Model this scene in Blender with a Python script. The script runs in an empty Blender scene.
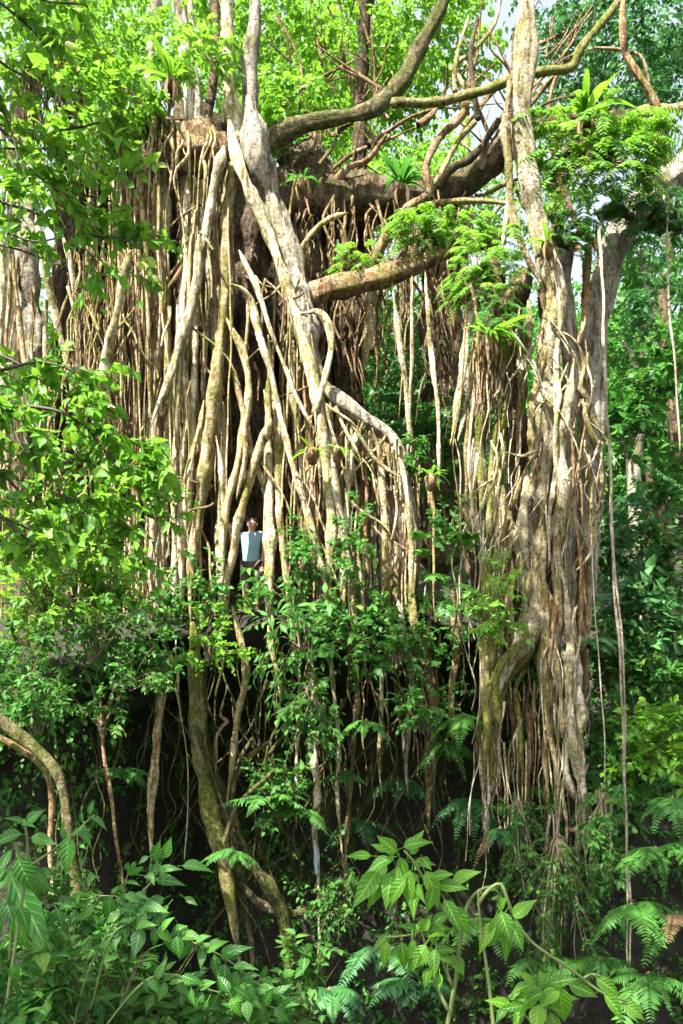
import bpy, math, random
import numpy as np
from mathutils import Vector

rng = np.random.default_rng(7)
random.seed(7)
SC = bpy.context.scene
COL = SC.collection
F, HY, ZC = 900.0, 720.0, 1.7          # focal length in pixels, horizon row, eye height


def P(px, py, Y):
    return np.array([(px - 341.5) / F * Y, Y, ZC + (HY - py) / F * Y])


def nrm(a):
    return a / np.maximum(np.linalg.norm(a, axis=-1, keepdims=True), 1e-9)


# ------------------------------------------------------------------ mesh accumulation
class MB:
    def __init__(self):
        self.v, self.q, self.t, self.tint, self.rib, self.n = [], [], [], [], [], 0

    def add(self, v, q=None, t=None, tint=None, rib=None):
        v = np.asarray(v, float).reshape(-1, 3)
        if q is not None and len(q):
            self.q.append(np.asarray(q, np.int64).reshape(-1, 4) + self.n)
        if t is not None and len(t):
            self.t.append(np.asarray(t, np.int64).reshape(-1, 3) + self.n)
        self.tint.append(np.full(len(v), 0.5) if tint is None else np.broadcast_to(tint, (len(v),)))
        self.rib.append(np.full((len(v), 2), .5) if rib is None else rib)
        self.v.append(v)
        self.n += len(v)
        return self

    def build(self, name, mat, parent=None, smooth=True, origin=None):
        v = np.concatenate(self.v) if self.v else np.zeros((0, 3))
        o0 = np.zeros(3) if origin is None else np.asarray(origin, float)
        q = np.concatenate(self.q) if self.q else np.zeros((0, 4), np.int64)
        t = np.concatenate(self.t) if self.t else np.zeros((0, 3), np.int64)
        me = bpy.data.meshes.new(name)
        me.vertices.add(len(v))
        me.vertices.foreach_set('co', (v - o0).astype(np.float32).ravel())
        li = np.concatenate([q.ravel(), t.ravel()]).astype(np.int32)
        st = np.concatenate([np.arange(len(q)) * 4, len(q) * 4 + np.arange(len(t)) * 3]).astype(np.int32)
        me.loops.add(len(li))
        me.loops.foreach_set('vertex_index', li)
        me.polygons.add(len(st))
        me.polygons.foreach_set('loop_start', st)
        me.update(calc_edges=True)
        me.polygons.foreach_set('use_smooth', np.full(len(st), smooth))
        a = me.attributes.new('tint', 'FLOAT', 'POINT')
        a.data.foreach_set('value', np.concatenate(self.tint).astype(np.float32) if self.tint else np.zeros(0, np.float32))
        if hasattr(mat, 'get') and mat.get('leafy'):
            rb = np.concatenate(self.rib).astype(np.float32)
            for i_, nm in enumerate(('rib', 'along')):
                a = me.attributes.new(nm, 'FLOAT', 'POINT')
                a.data.foreach_set('value', np.ascontiguousarray(rb[:, i_]))
        me.materials.append(mat)
        me.validate()
        o = bpy.data.objects.new(name, me)
        COL.objects.link(o)
        if parent is not None:
            o.parent = parent
            o.location = o0 - np.array(parent.location) if parent.type == 'EMPTY' and parent.parent is None else o0
        else:
            o.location = o0
        return o


def tag(o, label=None, cat=None, group=None, kind=None):
    if label:
        o['label'] = label
    if cat:
        o['category'] = cat
    if group:
        o['group'] = group
    if kind:
        o['kind'] = kind
    return o


def empty(name, loc, label, cat, group=None):
    o = bpy.data.objects.new(name, None)
    o.empty_display_size = 0.2
    o.location = loc
    COL.objects.link(o)
    return tag(o, label, cat, group)


# ------------------------------------------------------------------ tubes
def catmull(pts, step):
    pts = np.asarray(pts, float)
    if len(pts) == 2:
        pts = np.array([pts[0], (pts[0] + pts[1]) / 2, pts[1]])
    p = np.vstack([2 * pts[0] - pts[1], pts, 2 * pts[-1] - pts[-2]])
    out = []
    for i in range(1, len(p) - 2):
        L = np.linalg.norm(p[i + 1, :3] - p[i, :3])
        n = max(2, int(L / step))
        t = np.linspace(0, 1, n, endpoint=False)[:, None]
        a, b, c, d = p[i - 1], p[i], p[i + 1], p[i + 2]
        out.append(0.5 * ((2 * b) + (-a + c) * t + (2 * a - 5 * b + 4 * c - d) * t ** 2 + (-a + 3 * b - 3 * c + d) * t ** 3))
    out.append(pts[-1:])
    return np.vstack(out)


def tube(mb, pts, rad, seg=8, step=None, wob=0.0, flute=0.0, knots=0.0, tint=0.5, cap=True, lumpy=0.0):
    """pts (n,3), rad (n,) -> bent, knobbly, fluted tube."""
    pts = np.asarray(pts, float)
    rad = np.broadcast_to(np.asarray(rad, float), (len(pts),))
    step = step or max(0.05, rad.max() * 1.1)
    c = catmull(np.c_[pts, rad], step)
    p, r = c[:, :3].copy(), np.maximum(c[:, 3], 0.001)
    n = len(p)
    s = np.r_[0, np.cumsum(np.linalg.norm(np.diff(p, axis=0), axis=1))]
    if wob:
        for k in range(3):
            for f in (0.9, 2.1, 4.7):
                p[:, k] += wob * (0.4 if k == 2 else 1) / f * np.sin(f * s + rng.uniform(0, 6.28)) * np.minimum(1, s / 0.4)
    tan = nrm(np.gradient(p, axis=0))
    ref = np.array([0.13, -1, 0.21])
    a = nrm(np.cross(tan, ref))
    for i in range(1, n):                       # parallel transport
        a[i] = a[i - 1] - tan[i] * np.dot(a[i - 1], tan[i])
    a = nrm(a)
    b = np.cross(tan, a)
    th = np.linspace(0, 2 * np.pi, seg, endpoint=False)
    rr = r[:, None] * np.ones(seg)
    if knots:
        for f in (1.7, 3.9, 8.3):
            rr *= 1 + knots * 0.6 * np.sin(f * s + rng.uniform(0, 6.28))[:, None]
        k = rng.integers(2, 4)
        rr *= 1 + knots * 0.7 * np.sin(k * th[None] + 0.8 * np.sin(0.8 * s + rng.uniform(0, 6))[:, None] + rng.uniform(0, 6))
        rr *= 1 + knots * 0.5 * rng.uniform(-1, 1, rr.shape)
    if flute:
        k = rng.integers(5, 8)
        tw = 0.7 * np.sin(0.45 * s + rng.uniform(0, 6))[:, None]
        rr *= 1 + flute * np.cos(k * th[None] + tw) + flute * 0.6 * np.cos((k + 4) * th[None] - 1.4 * tw + 1)
    if lumpy:
        V = p[:, None] + rr[..., None] * (np.cos(th)[None, :, None] * a[:, None] + np.sin(th)[None, :, None] * b[:, None])
        q_ = V.reshape(-1, 3) * np.array([1, 1, .45])
        rr = rr * (1 + lumpy * (fieldn(q_, .45 / r.mean(), 901) + .7 * fieldn(q_, 1.1 / r.mean(), 902)).reshape(rr.shape))
    V = p[:, None] + rr[..., None] * (np.cos(th)[None, :, None] * a[:, None] + np.sin(th)[None, :, None] * b[:, None])
    i = np.arange(n - 1)[:, None] * seg
    j = np.arange(seg)[None]
    j2 = (j + 1) % seg
    q = np.stack([i + j, i + j2, i + seg + j2, i + seg + j], -1).reshape(-1, 4)
    V = V.reshape(-1, 3)
    t = None
    if cap:
        V = np.vstack([V, p[0] - tan[0] * r[0] * .5, p[-1] + tan[-1] * r[-1] * .9])
        m = n * seg
        j = np.arange(seg)
        t = np.vstack([np.c_[np.full(seg, m), (j + 1) % seg, j], np.c_[np.full(seg, m + 1), (n - 1) * seg + j, (n - 1) * seg + (j + 1) % seg]])
    mb.add(V, q, t, tint)
    return p, tan


# ------------------------------------------------------------------ leaves
def leaf_template(stations, fold=0.18, curl=0.18, lobes=False):
    """stations: [(t, halfwidth)] -> verts, tris+quads; x width, y length, z normal"""
    v, q, t = [], [], []
    rows = []
    for (y, w) in stations:
        z = -curl * y * y
        if w <= 0:
            v.append((0, y, z)); rows.append((len(v) - 1,))
        else:
            v += [(-w, y - 0.04 * w, z + fold * w), (0, y, z), (w, y - 0.04 * w, z + fold * w)]
            rows.append((len(v) - 3, len(v) - 2, len(v) - 1))
    for A, B in zip(rows, rows[1:]):
        if len(A) == 1 and len(B) == 3:
            t += [(A[0], B[1], B[0]), (A[0], B[2], B[1])]
        elif len(A) == 3 and len(B) == 1:
            t += [(A[0], A[1], B[0]), (A[1], A[2], B[0])]
        elif len(A) == 3:
            q += [(A[0], A[1], B[1], B[0]), (A[1], A[2], B[2], B[1])]
    return np.array(v, float), np.array(q, int).reshape(-1, 4), np.array(t, int).reshape(-1, 3)


T_OVATE = leaf_template([(0, 0), (.12, .20), (.35, .30), (.62, .22), (.85, .07), (1, 0)])
T_BROAD = leaf_template([(0, 0), (.06, .26), (.28, .40), (.58, .30), (.82, .11), (1, 0)], fold=.15, curl=.25)
T_LANCE = leaf_template([(0, 0), (.2, .10), (.45, .15), (.75, .09), (1, 0)], fold=.2, curl=.3)
T_SIMPLE = leaf_template([(0, 0), (.4, .27), (1, 0)], fold=.2, curl=.15)
T_FINE = leaf_template([(0, 0), (.05, .07), (.13, .17), (.24, .235), (.36, .26), (.48, .25), (.60, .205), (.72, .145), (.83, .085), (.92, .035), (1, 0)], fold=.22, curl=.34)
T_STRAP = leaf_template([(0, .02), (.15, .05), (.35, .085), (.6, .09), (.82, .06), (1, 0)], fold=.5, curl=.0)


def leaves(mb, tpl, o, d, n, L, wf=1.0, tint=None):
    v, q, t = tpl
    N = len(o)
    if N == 0:
        return
    d = nrm(d)
    n = nrm(n - d * np.sum(n * d, 1, keepdims=True))
    s = np.cross(d, n)
    L = np.broadcast_to(L, (N,))
    wf = np.broadcast_to(wf, (N,))
    curl = rng.uniform(0.3, 1.7, N)
    V = o[:, None] + L[:, None, None] * (v[None, :, 0:1] * wf[:, None, None] * s[:, None] + v[None, :, 1:2] * d[:, None]
                                         + (v[None, :, 2:3] * curl[:, None, None]) * n[:, None])
    k = len(v)
    off = (np.arange(N) * k)[:, None, None]
    tint = rng.uniform(0, 1, N) if tint is None else np.broadcast_to(tint, (N,))
    mb.add(V.reshape(-1, 3), (q[None] + off).reshape(-1, 4) if len(q) else None,
           (t[None] + off).reshape(-1, 3) if len(t) else None, np.repeat(tint, k), np.tile(np.c_[np.where(np.abs(v[:, 0]) > 1e-6, 1., 0.), v[:, 1]], (N, 1)))


def sprays(mb, tpl, o, d, L, M, leaf, droop=0.35, flat=0.5, wf=1.0, tint_shift=0.0, stem=None, stem_r=0.004):
    """N twigs with M alternating leaves each."""
    N = len(o)
    d = nrm(d)
    L = np.broadcast_to(L, (N,))
    t = np.linspace(0.12, 1, M)[None] + rng.uniform(-.04, .04, (N, M))
    pos = o[:, None] + d[:, None] * (L[:, None] * t)[..., None]
    pos[..., 2] -= droop * L[:, None] * t ** 2
    tan = d[:, None].repeat(M, 1).copy()
    tan[..., 2] -= 2 * droop * t
    tan = nrm(tan)
    up = np.array([0, 0, 1.0]) + rng.normal(0, .45, (N, 1, 3))
    s = nrm(np.cross(tan, up))
    sg = np.where(np.arange(M) % 2 == 0, 1, -1)[None, :, None] * np.ones((N, 1, 1))
    sg[:, -1] *= 0.1
    ld = 0.55 * tan + 0.85 * sg * s + rng.normal(0, .28, (N, M, 3))
    ld[..., 2] -= 0.25
    ln = np.array([0, 0, 1.0]) + rng.normal(0, 1 - flat, (N, M, 3))
    sz = leaf * rng.uniform(.5, 1.32, (N, M)) * (0.75 + 0.35 * np.sin(np.pi * np.clip(t, 0, 1)))
    tn = np.clip(rng.normal(.48 + tint_shift, .22, (N, 1)) + rng.normal(0, .13, (N, M)), 0, 1)
    leaves(mb, tpl, pos.reshape(-1, 3), ld.reshape(-1, 3), ln.reshape(-1, 3), sz.ravel(), wf, tn.ravel())
    if stem is not None:
        tt = np.linspace(0, 1, 4)
        for i in range(N):
            pp = o[i] + d[i] * (L[i] * tt)[:, None]
            pp[:, 2] -= droop * L[i] * tt ** 2
            tube(stem, pp, [stem_r, stem_r * .8, stem_r * .6, stem_r * .35], seg=4, step=max(.06, L[i] / 4), cap=False)


def fieldn(p, sc, seed):
    r = np.random.default_rng(seed)
    out = 0
    for k in range(5):
        w = r.normal(0, 1, 3) * sc * (1 + .5 * k)
        out = out + np.sin(p @ w + r.uniform(0, 6.28)) / (1 + .4 * k)
    return out / 2.2


def crown_pts(c, rad, n, gap=-0.1, sc=0.9, seed=1, shell=0.55, cond=None):
    out = []
    c, rad = np.array(c, float), np.array(rad, float)
    tot, tries = 0, 0
    while tot < n and tries < 60:
        tries += 1
        u = nrm(rng.normal(0, 1, (n, 3)))
        r = rng.uniform(shell ** 3, 1, (n, 1)) ** (1 / 3) * (1 + .16 * fieldn(u, 2.2, seed + 5))[:, None]
        p = c + u * r * rad
        k = fieldn(p, sc, seed) > gap
        if cond is not None:
            k &= cond(p)
        out.append(np.c_[p, u][k])
        tot += k.sum()
    out = np.vstack(out)[:n]
    return out[:, :3], out[:, 3:]


def fern_frond(mb, base, d, L, npin=16, width=.22, droop=.7, pinw=.16, tint=.5, stem=None, split=False):
    """arching frond with paired pinnae"""
    d = nrm(np.asarray(d, float))
    t = np.linspace(0.08, 1, npin)
    d = nrm(d + rng.normal(0, .08, 3))
    p = base + d * (L * t)[:, None]
    p[:, 2] -= droop * L * t ** 2.0
    tan = d[None].repeat(npin, 0).copy()
    tan[:, 2] -= 2 * droop * t
    tan = nrm(tan)
    s = nrm(np.cross(tan, np.array([0.02, 0.01, 1.0])))
    n = nrm(np.cross(s, tan))
    prof = np.sin(np.pi * np.clip(t * .86 + .12, 0, 1)) ** .7 * (1 - .55 * t)
    pl = (L * width * 1.7 * prof + .01) * rng.uniform(.7, 1.1, npin)
    for sg in (1, -1):
        ld = tan * .45 + s * sg - n * .12 + rng.normal(0, .06, (npin, 3))
        leaves(mb, T_LANCE, p, ld, n + rng.normal(0, .12, (npin, 3)), pl, pinw / .15, np.clip(tint + rng.normal(0, .08, npin), 0, 1))
    if stem is None:
        stem = mb
    tt = np.linspace(0, 1, 6)
    pp = base + d * (L * tt)[:, None]
    pp[:, 2] -= droop * L * tt ** 2
    tube(stem, pp, np.linspace(.008, .002, 6) * max(.6, L), seg=4, step=L / 7, cap=False, tint=tint)


# ------------------------------------------------------------------ materials
def newmat(name):
    m = bpy.data.materials.new(name)
    m.use_nodes = True
    nt = m.node_tree
    nt.nodes.clear()
    out = nt.nodes.new('ShaderNodeOutputMaterial')
    return m, nt, out


def N(nt, typ, **kw):
    n = nt.nodes.new(typ)
    for k, v in kw.items():
        if hasattr(n, k) and not k.startswith('in_'):
            setattr(n, k, v)
    return n


def ramp(nt, fac, stops):
    r = nt.nodes.new('ShaderNodeValToRGB')
    e = r.color_ramp.elements
    while len(e) < len(stops):
        e.new(.5)
    for el, (pos, c) in zip(e, stops):
        el.position = pos
        el.color = (*c, 1) if len(c) == 3 else c
    nt.links.new(fac, r.inputs[0])
    return r.outputs[0]


def noise(nt, vec, scale, detail=5, rough=.6, w=None):
    n = nt.nodes.new('ShaderNodeTexNoise')
    if w is not None:
        n.noise_dimensions = '4D'
        nt.links.new(w, n.inputs['W'])
    n.inputs['Scale'].default_value = scale
    n.inputs['Detail'].default_value = detail
    n.inputs['Roughness'].default_value = rough
    nt.links.new(vec, n.inputs['Vector'])
    return n.outputs['Fac']


def mixc(nt, fac, a, b):
    m = nt.nodes.new('ShaderNodeMix')
    m.data_type = 'RGBA'
    for s, v in ((m.inputs[0], fac), (m.inputs[6], a), (m.inputs[7], b)):
        if isinstance(v, bpy.types.NodeSocket):
            nt.links.new(v, s)
        elif isinstance(v, (int, float)):
            s.default_value = v
        else:
            s.default_value = (*v, 1)
    return m.outputs[2]


def bark(name, dark, mid, light, moss=.35, mosscol=(.10, .13, .02), streak=11.0, bump=.9, lichen=.4, rough=.9):
    m, nt, out = newmat(name)
    geo = nt.nodes.new('ShaderNodeNewGeometry')
    pos = geo.outputs['Position']
    oi = nt.nodes.new('ShaderNodeObjectInfo')
    w = nt.nodes.new('ShaderNodeMath'); w.operation = 'MULTIPLY'; w.inputs[1].default_value = 37.0
    nt.links.new(oi.outputs['Random'], w.inputs[0])
    mp = nt.nodes.new('ShaderNodeMapping')
    mp.inputs['Scale'].default_value = (1, 1, .16)
    nt.links.new(pos, mp.inputs['Vector'])
    st = noise(nt, mp.outputs[0], streak, 7, .7, w.outputs[0])          # long bark streaks
    bl = noise(nt, pos, 6.5, 7, .78, w.outputs[0])                      # dark weathered patches
    fine = noise(nt, pos, 20, 5, .75)
    li_n = noise(nt, pos, 8.0, 6, .75, w.outputs[0])                    # crusts of white lichen
    c = ramp(nt, st, [(.39, dark), (.465, mid), (.56, light)])
    c2 = mixc(nt, ramp(nt, bl, [(.50, (0, 0, 0)), (.60, (.8, .8, .8))]), c, mixc(nt, .6, mid, dark))
    li = ramp(nt, li_n, [(.53, (0, 0, 0)), (.60, (lichen, lichen, lichen))])
    c3 = mixc(nt, li, c2, (.76, .70, .55))
    cr = ramp(nt, fine, [(.34, (1, 1, 1)), (.46, (0, 0, 0))])           # pores and cracks
    c3 = mixc(nt, cr, c3, tuple(.8 * x for x in dark))
    mo = noise(nt, pos, 1.3, 7, .75, w.outputs[0])
    mf = ramp(nt, mo, [(.62 - moss * .45, (0, 0, 0)), (.74 - moss * .35, (.85, .85, .85))])
    mc = mixc(nt, ramp(nt, fine, [(.38, (0, 0, 0)), (.62, (1, 1, 1))]), tuple(.3 * x for x in mosscol), tuple(1.35 * x for x in mosscol))
    c4 = mixc(nt, mf, c3, mc)
    rv = nt.nodes.new('ShaderNodeHueSaturation')
    nt.links.new(c4, rv.inputs['Color'])
    mr = nt.nodes.new('ShaderNodeMapRange')
    mr.inputs[3].default_value, mr.inputs[4].default_value = .72, 1.2
    nt.links.new(oi.outputs['Random'], mr.inputs[0])
    nt.links.new(mr.outputs[0], rv.inputs['Value'])
    b = nt.nodes.new('ShaderNodeBsdfPrincipled')
    b.inputs['Roughness'].default_value = rough
    b.inputs['Specular IOR Level'].default_value = .15
    nt.links.new(rv.outputs[0], b.inputs['Base Color'])
    h = st
    for q in (fine, bl, mo):
        ad = nt.nodes.new('ShaderNodeMath'); ad.operation = 'ADD'
        nt.links.new(h, ad.inputs[0]); nt.links.new(q, ad.inputs[1]); h = ad.outputs[0]
    bp = nt.nodes.new('ShaderNodeBump')
    bp.inputs['Strength'].default_value = bump
    bp.inputs['Distance'].default_value = .07
    nt.links.new(h, bp.inputs['Height'])
    nt.links.new(bp.outputs[0], b.inputs['Normal'])
    nt.links.new(b.outputs[0], out.inputs[0])
    return m


def leafmat(name, lo, mid, hi, trans=(.20, .36, .03), tf=.35, rough=.42, spec=.4):
    m, nt, out = newmat(name)
    at = nt.nodes.new('ShaderNodeAttribute'); at.attribute_name = 'tint'
    c = ramp(nt, at.outputs['Fac'], [(.10, lo), (.5, mid), (.88, hi), (.97, hi), (1.0, (hi[0] * 1.7, hi[1] * .95, hi[2]))])
    geo = nt.nodes.new('ShaderNodeNewGeometry')
    f = noise(nt, geo.outputs['Position'], 22, 3)
    c = mixc(nt, ramp(nt, f, [(.45, (0, 0, 0)), (.75, (.4, .4, .4))]), c, tuple(min(1, x * 1.5 + .01) for x in mid))
    sp = noise(nt, geo.outputs['Position'], 9, 4, .7)
    c = mixc(nt, ramp(nt, sp, [(.66, (0, 0, 0)), (.71, (.55, .55, .55))]), c, (.13, .095, .02))
    m['leafy'] = 1
    def mth(op, a, b_=None):
        q = nt.nodes.new('ShaderNodeMath'); q.operation = op
        for s_, v_ in ((q.inputs[0], a), (q.inputs[1], b_)):
            if isinstance(v_, bpy.types.NodeSocket): nt.links.new(v_, s_)
            elif v_ is not None: s_.default_value = v_
        return q.outputs[0]
    ar = nt.nodes.new('ShaderNodeAttribute'); ar.attribute_name = 'rib'
    al = nt.nodes.new('ShaderNodeAttribute'); al.attribute_name = 'along'
    sv = mth('SINE', mth('SUBTRACT', mth('MULTIPLY', al.outputs['Fac'], 46.), mth('MULTIPLY', ar.outputs['Fac'], 9.)))
    vn = mth('MAXIMUM', ramp(nt, sv, [(.80, (0, 0, 0)), (.97, (.45, .45, .45))]), ramp(nt, ar.outputs['Fac'], [(.05, (.8, .8, .8)), (.14, (0, 0, 0))]))
    c = mixc(nt, vn, c, tuple(min(1, x * 1.5 + .03) for x in hi))
    b = nt.nodes.new('ShaderNodeBsdfPrincipled')
    b.inputs['Roughness'].default_value = rough
    b.inputs['Specular IOR Level'].default_value = spec
    nt.links.new(c, b.inputs['Base Color'])
    lb_ = nt.nodes.new('ShaderNodeBump'); lb_.inputs['Strength'].default_value = .35; lb_.inputs['Distance'].default_value = .004
    nt.links.new(sv, lb_.inputs['Height']); nt.links.new(lb_.outputs[0], b.inputs['Normal'])
    tr = nt.nodes.new('ShaderNodeBsdfTranslucent')
    nt.links.new(mixc(nt, .55, c, trans), tr.inputs[0])
    mx = nt.nodes.new('ShaderNodeMixShader')
    mx.inputs[0].default_value = tf
    nt.links.new(b.outputs[0], mx.inputs[1]); nt.links.new(tr.outputs[0], mx.inputs[2])
    nt.links.new(mx.outputs[0], out.inputs[0])
    return m


def plain(name, col, rough=.7, var=.25, scale=30):
    m, nt, out = newmat(name)
    geo = nt.nodes.new('ShaderNodeNewGeometry')
    f = noise(nt, geo.outputs['Position'], scale, 4)
    b = nt.nodes.new('ShaderNodeBsdfPrincipled')
    b.inputs['Roughness'].default_value = rough
    nt.links.new(mixc(nt, f, tuple(x * (1 - var) for x in col), tuple(min(1, x * (1 + var)) for x in col)), b.inputs['Base Color'])
    nt.links.new(b.outputs[0], out.inputs[0])
    return m


M = {
    'pale': bark('pale_root_bark', (.10, .06, .03), (.50, .40, .24), (.84, .75, .55), moss=.36, mosscol=(.24, .23, .04), lichen=.65),
    'tan': bark('tan_root_bark', (.09, .045, .02), (.42, .285, .135), (.72, .58, .36), moss=.40, mosscol=(.20, .20, .03), lichen=.55),
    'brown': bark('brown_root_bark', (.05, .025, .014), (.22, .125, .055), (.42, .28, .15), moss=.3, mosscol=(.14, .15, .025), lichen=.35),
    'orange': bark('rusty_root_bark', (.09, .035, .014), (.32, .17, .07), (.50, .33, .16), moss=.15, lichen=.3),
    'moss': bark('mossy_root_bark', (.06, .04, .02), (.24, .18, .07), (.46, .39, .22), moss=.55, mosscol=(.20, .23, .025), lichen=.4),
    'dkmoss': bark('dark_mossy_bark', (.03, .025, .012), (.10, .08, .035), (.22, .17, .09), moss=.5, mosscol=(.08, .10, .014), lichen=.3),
    'dark': bark('dark_trunk_bark', (.022, .014, .008), (.075, .046, .025), (.19, .13, .075), moss=.3, mosscol=(.05, .07, .012), lichen=.2, streak=8),
    'grey': bark('grey_trunk_bark', (.08, .06, .04), (.33, .28, .20), (.60, .54, .43), moss=.28, mosscol=(.18, .18, .035), lichen=.5, streak=10),
    'twig': plain('dark_twig_bark', (.045, .032, .02)),
    'gstem': plain('green_stem', (.14, .19, .05), .5),
    'wstem': plain('woody_stem', (.17, .13, .07), .7),
    'vine': bark('pale_vine_bark', (.18, .14, .08), (.40, .34, .22), (.55, .48, .36), moss=.05, lichen=.2),
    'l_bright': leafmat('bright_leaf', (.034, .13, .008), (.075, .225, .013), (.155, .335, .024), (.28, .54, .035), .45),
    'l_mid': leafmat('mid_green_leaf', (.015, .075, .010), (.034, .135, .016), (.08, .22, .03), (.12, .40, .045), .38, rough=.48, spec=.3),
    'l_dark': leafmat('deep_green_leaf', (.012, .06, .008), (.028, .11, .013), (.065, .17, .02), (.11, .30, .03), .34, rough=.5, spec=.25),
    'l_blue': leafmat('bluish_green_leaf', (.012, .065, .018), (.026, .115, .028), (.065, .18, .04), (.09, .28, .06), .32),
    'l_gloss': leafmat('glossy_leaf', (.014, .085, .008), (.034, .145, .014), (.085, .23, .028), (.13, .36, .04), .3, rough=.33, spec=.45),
    'l_lime': leafmat('lime_leaf', (.055, .18, .012), (.10, .27, .018), (.19, .36, .03), (.30, .55, .05), .42),
    'l_dry': leafmat('dry_leaf', (.05, .03, .015), (.12, .07, .03), (.20, .13, .05), (.25, .15, .05), .25, rough=.7),
    'l_moss': leafmat('moss_tuft', (.10, .13, .015), (.17, .21, .025), (.28, .30, .05), (.3, .36, .05), .3, rough=.8, spec=.1),
}


def ground_mat():
    m, nt, out = newmat('damp_soil_and_rock')
    geo = nt.nodes.new('ShaderNodeNewGeometry')
    a = noise(nt, geo.outputs['Position'], 1.1, 8, .7)
    f = noise(nt, geo.outputs['Position'], 9, 6, .75)
    c = ramp(nt, f, [(.3, (.007, .005, .003)), (.52, (.018, .013, .007)), (.75, (.042, .030, .015))])
    mo = ramp(nt, a, [(.5, (0, 0, 0)), (.62, (.8, .8, .8))])
    c = mixc(nt, mo, c, mixc(nt, f, (.015, .03, .006), (.05, .075, .014)))
    b = nt.nodes.new('ShaderNodeBsdfPrincipled')
    b.inputs['Roughness'].default_value = .85
    nt.links.new(c, b.inputs['Base Color'])
    bp = nt.nodes.new('ShaderNodeBump'); bp.inputs['Strength'].default_value = .8; bp.inputs['Distance'].default_value = .12
    nt.links.new(f, bp.inputs['Height']); nt.links.new(bp.outputs[0], b.inputs['Normal'])
    nt.links.new(b.outputs[0], out.inputs[0])
    return m


# ------------------------------------------------------------------ terrain: one sheet, gully, undercut cliff, ledge, hill
PROF_M = [(-60, .3), (-8, .1), (1, 0), (3, -.5), (6, -2), (10, -4), (15, -4.7), (17.7, -4.5), (18.6, -3), (18.9, -1), (18.8, .8), (18, 2.2), (16.5, 2.95),
          (15.9, 3.4), (16.6, 3.68), (20, 3.9), (30, 7), (60, 24), (140, 60)]
PROF_L = [(-60, .3), (-8, .1), (1, 0), (3, -.15), (6, -.9), (10, -3.2), (13, -3.6), (15.2, -3), (16.1, -2), (16.4, -.6), (16.2, .7), (15.4, 1.5), (15.0, 2.1),
          (15.1, 2.6), (16.0, 3.4), (20, 3.9), (30, 7), (60, 24), (140, 60)]
PROF_R = [(-60, .3), (-8, .1), (1, 0), (3, -.5), (6, -2), (10, -4), (14, -4.7), (15.6, -4.3), (16.6, -3.2), (17.2, -1.8), (17.8, -.4), (18.4, .8), (18.9, 1.5),
          (19.4, 1.9), (20.2, 2.2), (23, 3.2), (30, 7), (60, 24), (140, 60)]


def prof_at(x):
    L_, M_, R_ = (np.array(p, float) for p in (PROF_L, PROF_M, PROF_R))
    a = np.clip((x + 4.6) / 1.6, 0, 1); a = a * a * (3 - 2 * a)
    b = np.clip((x - 3.2) / 1.8, 0, 1); b = b * b * (3 - 2 * b)
    return (L_ * (1 - a) + M_ * a) * (1 - b) + R_ * b


def ground_z(x, y):
    """top surface height"""
    p = prof_at(x)
    i = np.where((p[:-1, 0] <= y) & (p[1:, 0] > y))[0]
    z = [p[k, 1] + (p[k + 1, 1] - p[k, 1]) * (y - p[k, 0]) / (p[k + 1, 0] - p[k, 0]) for k in i]
    return max(z) if z else 0.


def lowest_z(x, y):
    p = prof_at(x)
    i = np.where((p[:-1, 0] <= y) & (p[1:, 0] > y))[0]
    z = [p[k, 1] + (p[k + 1, 1] - p[k, 1]) * (y - p[k, 0]) / (p[k + 1, 0] - p[k, 0]) for k in i]
    return min(z) if z else 0.


def build_ground():
    xs = np.r_[np.linspace(-160, -16, 14), np.arange(-14, 14.01, .16), np.linspace(16, 160, 14)]
    rows = []
    for x in xs:
        p = prof_at(x)
        rows.append(catmull(np.c_[p, np.zeros(len(p))], 1e9)[:, :2] if False else p)
    K = len(PROF_M)
    # refine along the profile
    sub = [1, 2, 3, 6, 9, 14, 9, 8, 10, 10, 8, 10, 8, 8, 12, 10, 10, 6]
    tt = np.concatenate([k + np.linspace(0, 1, n, endpoint=False) for k, n in enumerate(sub)] + [[K - 1]])
    V = []
    for x, p in zip(xs, rows):
        y = np.interp(tt, np.arange(K), p[:, 0]); z = np.interp(tt, np.arange(K), p[:, 1])
        V.append(np.c_[np.full(len(tt), x), y, z])
    V = np.array(V)
    q = V.reshape(-1, 3).copy()
    near = (np.abs(q[:, 0]) < 15) & (q[:, 1] > 2) & (q[:, 1] < 30)
    amp = np.where(near, 1., 0.)
    q2 = q.copy()
    for k in range(3):
        q2[:, k] += amp * (.22 * fieldn(q, 1.3, 11 + k) + .09 * fieldn(q, 4.5, 21 + k) + .04 * fieldn(q, 11, 31 + k)) * (1 if k else .6)
    nx, ny = V.shape[:2]
    i = np.arange(nx - 1)[:, None] * ny; j = np.arange(ny - 1)[None]
    Q = np.stack([i + j, i + ny + j, i + ny + j + 1, i + j + 1], -1).reshape(-1, 4)
    mb = MB(); mb.add(q2, Q)
    tag(mb.build('terrain', ground_mat()), kind='structure')


build_ground()


# ------------------------------------------------------------------ root tracing helper
def trace(pts, Y, w0, w1=None, jit=.10):
    """pixel outline of one root -> world centre line and radii at its own distance"""
    w1 = w0 if w1 is None else w1
    n = len(pts)
    out, rad = [], []
    for i, p in enumerate(pts):
        y = Y + (p[2] if len(p) > 2 else 0) + rng.uniform(-jit, jit)
        out.append(P(p[0], p[1], y))
        rad.append((w0 + (w1 - w0) * i / (n - 1)) / 2 / F * y)
    return np.array(out), np.array(rad)


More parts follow.
